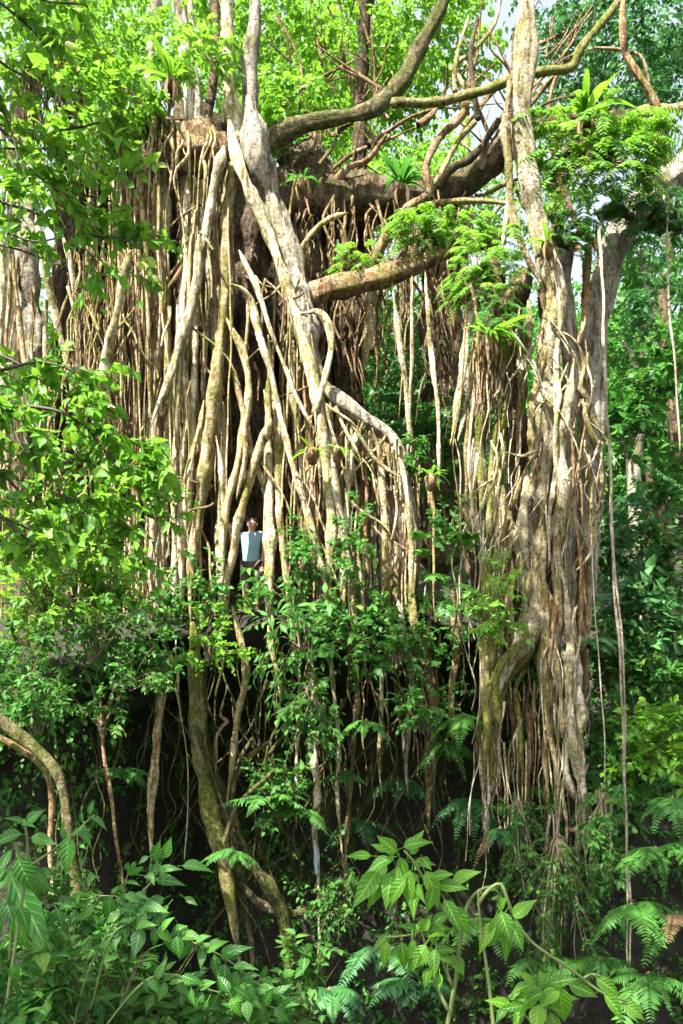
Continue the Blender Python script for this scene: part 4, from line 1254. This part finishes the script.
cs = MB()
for k in range(75):
    x = rng.uniform(60, 470); y0 = rng.uniform(625, 760); ln = rng.uniform(60, 300); n = 7
    ys = np.linspace(y0, y0 + ln, n)
    xs_ = x + rng.normal(0, .22) * (ys - y0) + np.cumsum(rng.normal(0, ln * .045, n))
    p, r = trace(list(zip(xs_, ys)), rng.uniform(15.0, 17.0), rng.choice([1.5, 2.5, 4, 6], p=[.45, .3, .17, .08]), 1.0, .1)
    tube(cs, p, r, seg=6, step=.12, wob=.07, knots=.2, cap=False, lumpy=.1)
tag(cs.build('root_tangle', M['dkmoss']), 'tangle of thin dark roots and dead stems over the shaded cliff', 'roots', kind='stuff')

# ------------------------------------------------------------------ hanging vines
for pts, Y, w, lab in (
    ([(604, 214, 2.5), (600, 240, 1.2), (601, 290, .4), (605, 380), (611, 470), (614, 540), (617, 620), (621, 700), (624, 800), (628, 900), (631, 985)], 13.6, 3.2, 'long pale vine hanging straight down beside the pillar, nearly to the bottom'),
    ([(611, 470), (616, 560), (620, 600), (622, 660), (624, 740), (626, 840), (632, 930), (633, 1000)], 13.55, 2.2, 'thin vine twined with the long pale vine'),
    ([(592, 545), (596, 610), (598, 680), (603, 740), (606, 800), (612, 880)], 14.0, 1.6, 'hair thin vine hanging between the pillar and the long pale vine'),
    ([(664, 196, .6), (666, 240), (669, 300), (673, 350), (678, 400), (682, 450)], 15.5, 2.4, 'thin vine hanging in front of the trees at the right edge'),
    ([(176, 640), (180, 700), (186, 780), (184, 860)], 15.2, 1.1, 'hair thin root strand by the mossy roots'),
):
    p, r = trace(pts, Y, w, w * .8, .03)
    mb = MB(); tube(mb, p, r, seg=6, step=.1, wob=.03, knots=.12)
    tag(mb.build('hanging_vine', M['vine']), lab, 'vine', 'vines hanging by the pillar' if 'vine' in lab else None)

# palm leaf leaning in at the right
t = empty('palm_leaf', P(690, 495, 17), 'pale palm leaf leaning in from the right edge', 'palm leaf')
mb = MB()
b0, b1 = P(700, 500, 17), P(636, 452, 17)
fern_frond(mb, b0, b1 - b0, np.linalg.norm(b1 - b0), npin=34, width=.13, droop=.05, pinw=.14, tint=.9)
mb.build('leaflets', M['l_blue'], t)

# ------------------------------------------------------------------ person on the ledge
SK = plain('skin', (.44, .27, .19), .55, .1)
SHIRT = plain('pale_blue_cotton', (.20, .33, .37), .9, .2, 50)
SHORTS = plain('dark_brown_cloth', (.06, .038, .03), .85, .2, 60)
HAIR = plain('dark_hair', (.02, .015, .012), .6, .3, 80)
SHOE = plain('worn_shoe', (.12, .09, .07), .7, .2)


def skin_mesh(name, verts, edges, radii, mat, parent, sub=2, rootv=0):
    me = bpy.data.meshes.new(name)
    me.from_pydata([tuple(v) for v in verts], edges, [])
    o = bpy.data.objects.new(name, me)
    COL.objects.link(o)
    sk = o.modifiers.new('s', 'SKIN')
    sk.use_smooth_shade = True
    if not me.skin_vertices:
        me.skin_vertices.new()
    for i, r in enumerate(radii):
        r = (r, r) if isinstance(r, (int, float)) else r
        me.skin_vertices[0].data[i].radius = r
        me.skin_vertices[0].data[i].use_root = (i == rootv)
    ss = o.modifiers.new('u', 'SUBSURF'); ss.levels = sub; ss.render_levels = sub
    dg = bpy.context.evaluated_depsgraph_get()
    dg.update()
    ev = bpy.data.meshes.new_from_object(o.evaluated_get(dg))
    o.modifiers.clear()
    o.data = ev
    ev.name = name
    ev.materials.clear(); ev.materials.append(mat)
    ev.polygons.foreach_set('use_smooth', np.ones(len(ev.polygons), bool))
    o.parent = parent
    return o


pb = P(251.5, 617, 16.4)
pb[2] = ground_z(pb[0], 16.4) + .03
person = empty('person', pb, 'person in pale blue T-shirt and dark shorts holding a root inside the root curtain', 'person')
S = 1.78 / 1.78
J = {  # x right in picture, y away from camera, z up; facing the camera, leaning on image-left arm
    'pelvis': (0, 0, .95), 'waist': (0, 0, 1.08), 'chest': (0, 0, 1.30), 'neck0': (0, 0, 1.47), 'neck1': (.012, -.012, 1.52), 'head': (.02, -.025, 1.625), 'crown': (.02, -.015, 1.715),
    'sl': (-.17, 0, 1.43), 'el': (-.35, -.02, 1.31), 'wl': (-.37, -.17, 1.47), 'hl': (-.37, -.22, 1.53),
    'sr': (.17, 0, 1.43), 'er': (.22, .02, 1.15), 'wr': (.20, -.06, .90), 'hr': (.195, -.09, .83),
    'pl': (-.10, 0, .90), 'kl': (-.11, -.03, .50), 'al': (-.11, .01, .09), 'tl': (-.13, -.14, .03),
    'pr': (.10, 0, .90), 'kr': (.10, -.05, .50), 'ar': (.09, .0, .09), 'tr': (.11, -.15, .03),
}
keys = list(J)
ed = [('pelvis', 'waist'), ('waist', 'chest'), ('chest', 'neck0'), ('neck0', 'neck1'), ('neck1', 'head'), ('head', 'crown'), ('chest', 'sl'), ('sl', 'el'), ('el', 'wl'), ('wl', 'hl'),
      ('chest', 'sr'), ('sr', 'er'), ('er', 'wr'), ('wr', 'hr'), ('pelvis', 'pl'), ('pl', 'kl'), ('kl', 'al'), ('al', 'tl'), ('pelvis', 'pr'), ('pr', 'kr'), ('kr', 'ar'), ('ar', 'tr')]
rd = {'pelvis': (.15, .11), 'waist': (.14, .105), 'chest': (.155, .115), 'neck0': .062, 'neck1': .056, 'head': (.092, .108), 'crown': (.074, .088), 'sl': .062, 'el': .045, 'wl': .03, 'hl': (.04, .022),
      'sr': .062, 'er': .045, 'wr': .03, 'hr': (.04, .022), 'pl': .088, 'kl': .06, 'al': .042, 'tl': (.042, .03), 'pr': .088, 'kr': .06, 'ar': .042, 'tr': (.042, .03)}
vs = [J[k] for k in keys]; es = [(keys.index(a), keys.index(b)) for a, b in ed]; rs = [rd[k] for k in keys]
# fingers and thumbs in the same skeleton
for side, base, dirs in (('l', 'hl', [(-.03, -.035, .05), (-.012, -.045, .055), (.008, -.045, .055), (.026, -.035, .048)]), ('r', 'hr', [(-.03, -.03, -.055), (-.012, -.03, -.065), (.008, -.03, -.065), (.026, -.028, -.05)])):
    b = np.array(J[base]); bi = keys.index(base)
    for d in dirs:
        d = np.array(d)
        k0 = len(vs)
        vs.append(tuple(b + d * .75 + np.array([d[0] * .4, 0, 0]))); rs.append(.010)
        vs.append(tuple(b + d * 1.35 + np.array([.012 if side == 'l' else 0, .02, 0]))); rs.append(.008)
        es += [(bi, k0), (k0, k0 + 1)]
    k0 = len(vs)
    sg = 1 if side == 'l' else -1
    vs.append(tuple(b + np.array([.045 * sg, -.02, -.012]))); rs.append(.011)
    vs.append(tuple(b + np.array([.06 * sg, -.045, .012]))); rs.append(.009)
    es += [(bi, k0), (k0, k0 + 1)]
body_o = skin_mesh('body', vs, es, rs, SK, person)
# shirt (torso and short sleeves), shorts, shoes
sv = [(0, 0, .90), (0, 0, 1.08), (0, 0, 1.30), (0, 0, 1.455), (-.17, 0, 1.435), (-.275, -.01, 1.36), (.17, 0, 1.435), (.20, .01, 1.26)]
skin_mesh('shirt', sv, [(0, 1), (1, 2), (2, 3), (2, 4), (4, 5), (2, 6), (6, 7)], [(.18, .14), (.172, .132), (.185, .14), (.085, .075), .09, .08, .09, .08], SHIRT, person, rootv=1)
skin_mesh('shorts', [(0, 0, .97), (-.10, 0, .88), (-.108, -.03, .52), (.10, 0, .88), (.10, -.04, .52)], [(0, 1), (1, 2), (0, 3), (3, 4)], [(.165, .125), .115, .098, .115, .098], SHORTS, person)
for a, tt in (('al', 'tl'), ('ar', 'tr')):
    p0, p1 = np.array(J[a]), np.array(J[tt])
    skin_mesh('shoe', [p0 + [0, .05, -.05], p0 + [0, -.02, -.035], p1 + [0, -.02, 0]], [(0, 1), (1, 2)], [.045, .052, (.05, .036)], SHOE, person)
# hair cap, face
hm = MB()
u = nrm(rng.normal(0, 1, (900, 3)))
hc = np.array(J['head']) + np.array([0, .012, .03])
u = u[(u[:, 2] > .15) | ((u[:, 1] > .25) & (u[:, 2] > -.5))]
u = u[~((u[:, 1] < -.45) & (u[:, 2] < .62))]
leaves(hm, T_LANCE, hc + u * np.array([.084, .100, .092]), np.c_[u[:, 0], u[:, 1] + .5, np.full(len(u), -.25)] + rng.normal(0, .15, u.shape), u, .04, 1.6)
hm.build('hair', HAIR, body_o, origin=(0, 0, 0)).location = (0, 0, 0)


def blob(name, c, r, mat, n=10):
    th = np.linspace(0, np.pi, n); ph = np.linspace(0, 2 * np.pi, n, endpoint=False)
    T, H = np.meshgrid(th, ph, indexing='ij')
    V = np.stack([np.sin(T) * np.cos(H), np.sin(T) * np.sin(H), np.cos(T)], -1).reshape(-1, 3) * r + c
    i = np.arange(n - 1)[:, None] * n; j = np.arange(n)[None]; j2 = (j + 1) % n
    mb = MB(); mb.add(V, np.stack([i + j, i + n + j, i + n + j2, i + j2], -1).reshape(-1, 4))
    o = mb.build(name, mat, body_o); o.location = (0, 0, 0)
    return o


hd = np.array(J['head'])
blob('nose', hd + np.array([.012, -.112, -.005]), np.array([.014, .022, .024]), SK)
for sx in (-1, 1):
    blob('ear', hd + np.array([.085 * sx, .0, .0]), np.array([.014, .026, .034]), SK)
    blob('eye', hd + np.array([.032 * sx + .008, -.094, .02]), np.array([.013, .012, .007]), HAIR)
    blob('eyebrow', hd + np.array([.032 * sx + .008, -.096, .04]), np.array([.018, .008, .004]), HAIR)
blob('mouth', hd + np.array([.01, -.094, -.048]), np.array([.026, .010, .007]), plain('lips', (.33, .12, .10), .5))

# ------------------------------------------------------------------ near leafy tree, left: shade tree whose twigs hang into the frame
tb = np.array([-6.2, 5.5, ground_z(-6.2, 5.5) - .1])
A = empty('shade_tree', tb, 'tall leafy tree at the left whose twigs hang over the upper left of the picture, unseen crown added for shade', 'tree')
mb = MB()
tube(mb, [tb, tb + [.1, 0, 3], tb + [0, .2, 7], tb + [.4, .2, 11]], [.34, .28, .22, .14], seg=16, step=.3, wob=.08, knots=.06)
mb.build('trunk', M['grey'], A)
lb, tw, fl, shade_crown = MB(), MB(), MB(), MB()
forks = [tb + np.array([.2, .2, h]) for h in (6, 7, 8, 9, 9.5, 10)]
for e in ((-6, -2, 11.6), (-3, -1, 11.6), (-4, 8.5, 12.7), (-1, 8.5, 12.7), (1.5, 9, 12.7), (-6, 0, 12)):
    e = np.array(e, float); f = forks[rng.integers(0, 6)]
    tube(lb, [f, (f + e) / 2 + [0, 0, .4], e], [.13, .08, .02], seg=8, step=.3, wob=.15)
lb.build('limb', M['grey'], A)  # limbs carrying the added crown out of view
# unseen crown added above the frame to shade gully and near plants, kept clear of the sun on the root curtain
def above(p):
    return (p[:, 2] > ZC + .80 * p[:, 1] + .55) | (p[:, 1] < 0)
for c_, r_, n_, g_ in (((-.4, 8.2, 12.6), (4.8, 3.0, 1.5), 1250, -.4), ((-5.0, -2.2, 11.6), (4.6, 3.0, 1.5), 1000, -.3)):
    p, u = crown_pts(c_, r_, n_, gap=g_, sc=.8, seed=301, shell=.0, cond=above)
    sprays(shade_crown, T_SIMPLE, p, u * np.array([1, 1, .3]) + rng.normal(0, .5, p.shape), rng.uniform(.5, 1.0, len(p)), 7, .24, droop=.3)
# twigs inside the frame
def twig(branch_px, Y, w, n_side, L, leaf, dens=9):
    p, r = trace(branch_px, Y, w, w * .4, .05)
    c, _ = tube(tw, p, r, seg=6, step=.07, wob=.03, knots=.08)
    k = rng.integers(int(len(c) * .05), len(c), n_side)
    o = c[k]
    d = rng.normal(0, .8, (n_side, 3)) * np.array([1, .7, .8]) + nrm(p[-1] - p[0]) * .5
    ll = L * rng.uniform(.5, 1.3, n_side)
    sprays(fl, T_BROAD, o, d, ll, dens, leaf, droop=.3, wf=.9, stem=tw, stem_r=.004, flat=.35)
    # second order
    o2 = o + nrm(d) * (ll * .6)[:, None]
    sprays(fl, T_BROAD, o2, d * .4 + rng.normal(0, .7, d.shape), ll * .7, dens - 2, leaf, droop=.35, wf=.9, stem=tw, stem_r=.003, flat=.35)


TW = [([(-40, 90), (0, 128), (18, 148), (34, 172), (52, 188), (75, 200)], 8, 4, 9, .5),
      ([(-40, 110), (10, 126), (45, 130), (80, 128), (105, 122)], 8, 4, 8, .42),
      ([(-40, 20), (0, 60), (30, 80), (50, 110)], 7.6, 4, 9, .4),
      ([(-40, 180), (0, 200), (40, 215), (70, 235), (95, 262)], 8.2, 4, 10, .45),
      ([(60, 190), (90, 195), (115, 205), (132, 250)], 8.3, 3, 8, .36),
      ([(-20, 240), (20, 250), (50, 262), (70, 270)], 8.2, 3, 3, .3),
      ([(-40, -20), (0, 5), (30, 30), (45, 50)], 7.4, 4, 8, .35),
      ([(-30, 70), (0, 100), (20, 160), (10, 220)], 7.8, 3, 9, .4),
      ([(-40, 140), (5, 150), (50, 150), (90, 150), (120, 170)], 8.1, 3, 11, .4),
      ([(-40, 215), (0, 230), (30, 240), (60, 235)], 8.0, 3, 4, .3),
      ([(-40, 160), (0, 175), (40, 180), (80, 175)], 8.4, 3, 7, .36),
      ([(-40, -40), (10, -20), (40, 0), (80, 5)], 7.6, 3, 8, .35),
      ([(90, 235), (120, 240), (140, 250)], 8.2, 2.5, 5, .3)]
for pts, Y, w, n, L in TW:
    twig(pts, Y, w, n, L, .11)
tw.build('branch', M['twig'], A)
fl.build('foliage', M['l_bright'], A)
shade_crown.build('crown', M['l_mid'], A)  # unseen crown, added for the shade it casts

tb = np.array([-5.0, 8.2, ground_z(-5.0, 8.2) - .1])
A2 = empty('understory_tree', tb, 'small tree whose dense bright leafy branch crosses the lower left of the root curtain', 'tree')
mb = MB(); tube(mb, [tb, tb + [.1, .1, 3], P(-60, 410, 8), P(-90, 250, 8)], [.13, .10, .07, .03], seg=10, step=.2, wob=.06)
mb.build('trunk', M['grey'], A2)
tw, fl = MB(), MB()
TW = [([(-60, 405), (0, 405), (22, 408), (55, 412), (82, 428), (98, 448), (120, 470), (160, 480)], 7.8, 5, 20, .42),
      ([(20, 408), (34, 440), (44, 470), (60, 490), (80, 498), (98, 500)], 7.7, 4, 17, .38),
      ([(-60, 380), (0, 372), (30, 365), (60, 368), (90, 385)], 7.9, 4, 17, .36),
      ([(-60, 440), (0, 470), (30, 500), (60, 520), (100, 522)], 7.9, 4, 18, .40),
      ([(-60, 470), (-10, 500), (20, 530), (50, 550)], 7.7, 4, 12, .36),
      ([(80, 428), (110, 430), (140, 446), (165, 470)], 7.8, 3, 11, .30),
      ([(60, 500), (100, 505), (135, 510), (160, 520)], 8.0, 3, 10, .30),
      ([(-60, 360), (-10, 385), (15, 420), (30, 450)], 7.5, 3, 12, .36),
      ([(-60, 430), (0, 440), (50, 455), (100, 465), (140, 490)], 8.1, 3, 16, .36),
      ([(-60, 500), (0, 520), (40, 535), (90, 545), (130, 540)], 8.0, 3, 14, .36),
      ([(-40, 350), (0, 355), (40, 375), (70, 395), (110, 420)], 8.2, 3, 14, .36)]
for pts, Y, w, n, L in TW:
    twig(pts, Y, w, n, L, .11)
tw.build('branch', M['twig'], A2)
fl.build('foliage', M['l_bright'], A2)


# ------------------------------------------------------------------ foreground plants
def stemplant(name, label, cat, stems, Y, leafdefs, lm='l_gloss', stem='gstem', tpl=T_FINE):
    """stems: list of (pixel polyline, width); leafdefs: (x, y, dx, dz, length_px) in the picture"""
    t = empty(name, P(stems[0][0][0][0], stems[0][0][0][1], Y), label, cat)
    for pts, w in stems:
        p, r = trace(pts, Y, w, w * .55, .03)
        mb = MB(); tube(mb, p, r, seg=8, step=.03, wob=.004, knots=.08)
        mb.build('stem', M[stem], t)
    more = [(x + rng.normal(0, 7), y + rng.normal(0, 7), dx + rng.normal(0, .6), dz + rng.normal(0, .5), L * rng.uniform(.5, .95)) for (x, y, dx, dz, L) in leafdefs if rng.uniform() < .5 and L < 50]
    for (x, y, dx, dz, L) in list(leafdefs) + more:
        mb = MB()
        o = P(x, y, Y - rng.uniform(-.05, .12))
        d = np.array([[dx, -.35 + rng.normal(0, .2), dz]])
        n = np.array([[rng.normal(0, .35), -.75, .75 + rng.normal(0, .2)]])
        tn = rng.uniform(.1, .9)
        leaves(mb, tpl, o[None], d, n, L * rng.uniform(.7, 1.05) / F * Y, rng.uniform(.75, 1.1), tn)
        mb.v[-1] = mb.v[-1] + .05 * L / F * Y * np.sin(mb.v[-1] * (220 / L) + rng.uniform(0, 6, 3))[:, [2, 0, 1]]
        b = np.array([o - nrm(d[0]) * .035, o + nrm(d[0]) * .005])
        tube(mb, b, [.0025, .002], seg=5, step=.02, tint=.8, cap=False)
        mb.build('leaf', M[lm], t)
    return t


# young plant bottom centre
stemplant('young_plant', 'young plant with large light green leaves at the bottom centre', 'plant',
          [([(430, 1120), (447, 1030), (456, 980), (462, 930), (468, 905), (480, 890), (500, 885)], 5),
           ([(462, 935), (440, 905), (425, 880), (415, 862), (405, 850)], 4), ([(452, 985), (438, 950), (430, 930), (410, 935), (385, 938)], 4), ([(448, 1010), (436, 985), (428, 960), (422, 935)], 4)], 4.2,
          [(372, 856, -.9, .1, 30), (385, 862, -.5, -.6, 40), (378, 868, -.6, -.8, 44), (395, 852, -.5, .5, 28), (402, 848, .9, .4, 36), (400, 858, .3, -1, 34), (410, 855, .2, .9, 30), (415, 862, .9, .1, 30),
           (412, 870, -.2, -1, 40), (405, 880, -.7, -.7, 42), (425, 872, .4, -.9, 34), (440, 885, .9, .2, 34), (432, 888, -.2, -1, 38), (445, 900, .5, -.9, 36), (455, 905, .5, -.8, 34), (420, 890, -.5, -.8, 36), (395, 870, -.3, -.9, 40),
           (390, 858, -1, -.2, 32), (430, 878, .8, .3, 30),
           (392, 936, -.9, -.3, 26), (386, 940, -.2, -1, 34), (402, 942, .1, -1, 26), (420, 932, -.7, .4, 30), (424, 930, .3, .8, 24), (430, 936, .6, .3, 26), (426, 944, -.5, -.8, 30), (436, 950, -.1, -1, 30), (412, 938, -.1, -1, 22),
           (440, 955, .8, -.2, 24), (455, 958, .5, -.6, 26), (418, 955, -.6, -.6, 26), (430, 968, -.3, -1, 24), (432, 925, .7, .7, 24)], 'l_bright')
stemplant('arching_stem', 'long arching stem drooping to the right with a few broad leaves', 'plant',
          [([(478, 905), (484, 895), (492, 887), (501, 884), (507, 898), (516, 920), (530, 940), (550, 955), (572, 970), (590, 984), (606, 994), (626, 1000)], 4.5), ([(502, 1120), (490, 1000), (482, 940), (478, 905), (478, 890)], 4),
           ([(560, 962), (561, 975), (556, 985)], 3), ([(584, 978), (592, 974), (600, 976)], 3)], 4.0,
          [(498, 915, -.2, -1, 30), (503, 918, .15, -1, 44), (494, 920, -.5, -.9, 36), (512, 916, .5, .6, 28), (500, 908, .1, .5, 22), (508, 922, .45, -.9, 34), (560, 985, .1, -1, 44), (556, 988, -.7, -.4, 32), (566, 984, .7, -.2, 34),
           (598, 978, .9, -.5, 34), (606, 992, .6, -.6, 40), (622, 1000, .8, -.5, 34)], 'l_bright')
stemplant('young_plant', 'low plant with crowded leaves at the bottom edge right of the young plant', 'plant',
          [([(545, 1120), (548, 1030), (542, 995), (532, 985)], 4), ([(546, 1040), (520, 1010), (505, 1005)], 3)], 4.0,
          [(540, 990, -.7, .4, 32), (536, 990, -.6, -.6, 34), (545, 992, .2, 1, 26), (530, 985, -.9, 0, 28), (548, 1000, .7, .3, 28), (540, 1004, -.2, -1, 30), (525, 1006, -.8, .1, 28), (510, 1006, -.8, .4, 26), (505, 1008, -.5, -.6, 26), (512, 1012, .4, .6, 24), (550, 1012, .3, -.9, 30)], 'l_bright')
# glossy leaning branch at the bottom left centre
gl = []
for i in range(26):
    u_ = i / 25
    x = 118 + 150 * u_; y = 928 + 76 * u_ ** 1.2 - 20 * math.sin(u_ * 3)
    gl.append((x, y, (.55 if i % 2 else -.05) + rng.normal(0, .2), (.5 if i % 2 else -.9) + rng.normal(0, .15), rng.uniform(22, 32)))
for i in range(20):
    u_ = i / 19
    gl.append((150 + 130 * u_, 978 + 30 * u_, rng.normal(.3, .4), (.6 if i % 2 else -.8), rng.uniform(20, 28)))
for i in range(9):
    gl.append((156 + rng.normal(0, 4), 868 + rng.normal(0, 6), rng.normal(0, .9), rng.normal(-.2, .6), rng.uniform(16, 26)))
for i in range(22):
    gl.append((140 + rng.normal(0, 26), 905 + rng.normal(0, 18), rng.normal(0, .8), rng.normal(-.3, .6), rng.uniform(20, 30)))
stemplant('leaning_shrub', 'glossy leaved shrub with leaning twigs at the lower left', 'shrub',
          [([(60, 1120), (80, 1000), (105, 940), (130, 905), (152, 882), (158, 866), (157, 860)], 2.4), ([(90, 1010), (118, 930), (170, 935), (220, 955), (268, 992)], 2.4), ([(80, 1060), (150, 978), (210, 990), (282, 1010)], 2.4)], 4.6, gl, 'l_gloss')
# broad blade-like leaves and weeds lower left
stemplant('tall_herb', 'tall herb with soft pale leaves at the left edge', 'plant',
          [([(-10, 1120), (10, 980), (22, 900), (28, 850), (25, 820)], 4), ([(24, 870), (60, 845), (95, 815)], 2.5)], 4.4,
          [(26, 822, -.6, .5, 28), (26, 824, .6, .6, 24), (20, 835, -.9, -.1, 34), (30, 838, .8, -.1, 30), (12, 850, -.4, -.9, 38), (18, 860, .4, -.9, 36), (8, 870, -.7, -.5, 34), (30, 870, .7, -.3, 30), (70, 838, .1, -1, 34), (66, 842, -.3, .9, 26), (92, 818, .8, -.2, 20), (80, 826, .7, -.5, 26),
           (90, 815, .2, .9, 20), (4, 900, .5, -.8, 40), (20, 905, .6, -.8, 30)], 'l_mid')
stemplant('strap_leaf_plant', 'plant with long dark shiny blade leaves at the lower left', 'plant', [([(0, 1110), (8, 1000), (12, 900)], 4)], 4.8,
          [(12, 870, .55, -.85, 90), (20, 850, .7, -.7, 60), (0, 900, -.3, -1, 60), (8, 900, .2, -1, 70)], 'l_gloss', tpl=T_LANCE)
GF = 'weeds on the near slope'
for a in [
    (40, 955, 5.4, 140, 90, 'low weed patch at the left edge of the near slope', 'l_mid', .10, 20, T_OVATE),
    (95, 985, 5.0, 130, 80, 'grassy weeds with long narrow leaves at the bottom left', 'l_dark', .12, 15, T_LANCE),
    (20, 1000, 4.6, 100, 70, 'leafy weed in the bottom left corner', 'l_mid', .10, 16, T_OVATE),
    (165, 1000, 5.2, 110, 60, 'weed at the bottom edge under the glossy leaning shrub', 'l_dark', .10, 14, T_OVATE),
    (65, 890, 6.0, 110, 70, 'weed with small leaves below the tall herb', 'l_dark', .09, 18, T_OVATE),
    (110, 915, 5.8, 70, 60, 'upright weed beside the glossy leaning shrub', 'l_mid', .10, 14, T_OVATE),
    (300, 975, 8.5, 60, 60, 'dim weed at the bottom edge in the gully', 'l_dark', .13, 12, T_OVATE),
    (240, 1015, 5.0, 80, 30, 'low shoots at the bottom edge left of centre', 'l_mid', .09, 12, T_OVATE),
]:
    shrub('weed', a[0], a[1], a[2], a[3], a[4], a[5], cat='weed', lm=a[6], leaf=a[7], nst=a[8], group=GF, tpl=a[9], base_py=1110, flat=.4)

# ------------------------------------------------------------------ light, sky, camera
world = bpy.data.worlds.new('World')
SC.world = world
world.use_nodes = True
nt = world.node_tree
bg = nt.nodes['Background']
sky = nt.nodes.new('ShaderNodeTexSky')
sky.sky_type = 'NISHITA'
sky.sun_disc = False
EL, AZ = math.radians(55), math.radians(40)          # sun in front-left of the roots, behind the viewer's left shoulder
to_sun = Vector((-math.cos(EL) * math.sin(AZ), -math.cos(EL) * math.cos(AZ), math.sin(EL)))
sky.sun_elevation = EL
sky.sun_rotation = math.atan2(to_sun.x, to_sun.y)
sky.dust_density = 3.0
hs = nt.nodes.new('ShaderNodeHueSaturation')          # less saturated, whiter sky
hs.inputs['Saturation'].default_value = .45
nt.links.new(sky.outputs[0], hs.inputs['Color'])
nt.links.new(hs.outputs[0], bg.inputs[0])
bg.inputs[1].default_value = .10
sl = bpy.data.lights.new('sun', 'SUN')
sl.energy = 5.0
sl.angle = math.radians(.53)
sl.color = (1, .965, .90)
so = bpy.data.objects.new('sun', sl)
COL.objects.link(so)
so.rotation_euler = to_sun.to_track_quat('Z', 'Y').to_euler()

cam = bpy.data.cameras.new('camera')
cam.sensor_fit = 'VERTICAL'
cam.sensor_height = 36
cam.lens = 36 * F / 1024
cam.shift_y = (HY - 512) / 1024
cam.clip_end = 1000
co = bpy.data.objects.new('camera', cam)
COL.objects.link(co)
co.location = (0, 0, ZC)
co.rotation_euler = (math.radians(90), 0, 0)
SC.camera = co

SC.view_settings.view_transform = 'Standard'
SC.view_settings.look = 'None'
SC.view_settings.gamma = 1
SC.view_settings.use_curve_mapping = False
SC.view_settings.exposure = 2.2
SC.cycles.use_denoising = True
SC.cycles.max_bounces = 6
SC.cycles.diffuse_bounces = 4
SC.cycles.glossy_bounces = 2
SC.cycles.transmission_bounces = 4
SC.cycles.transparent_max_bounces = 4
SC.cycles.sample_clamp_indirect = 6
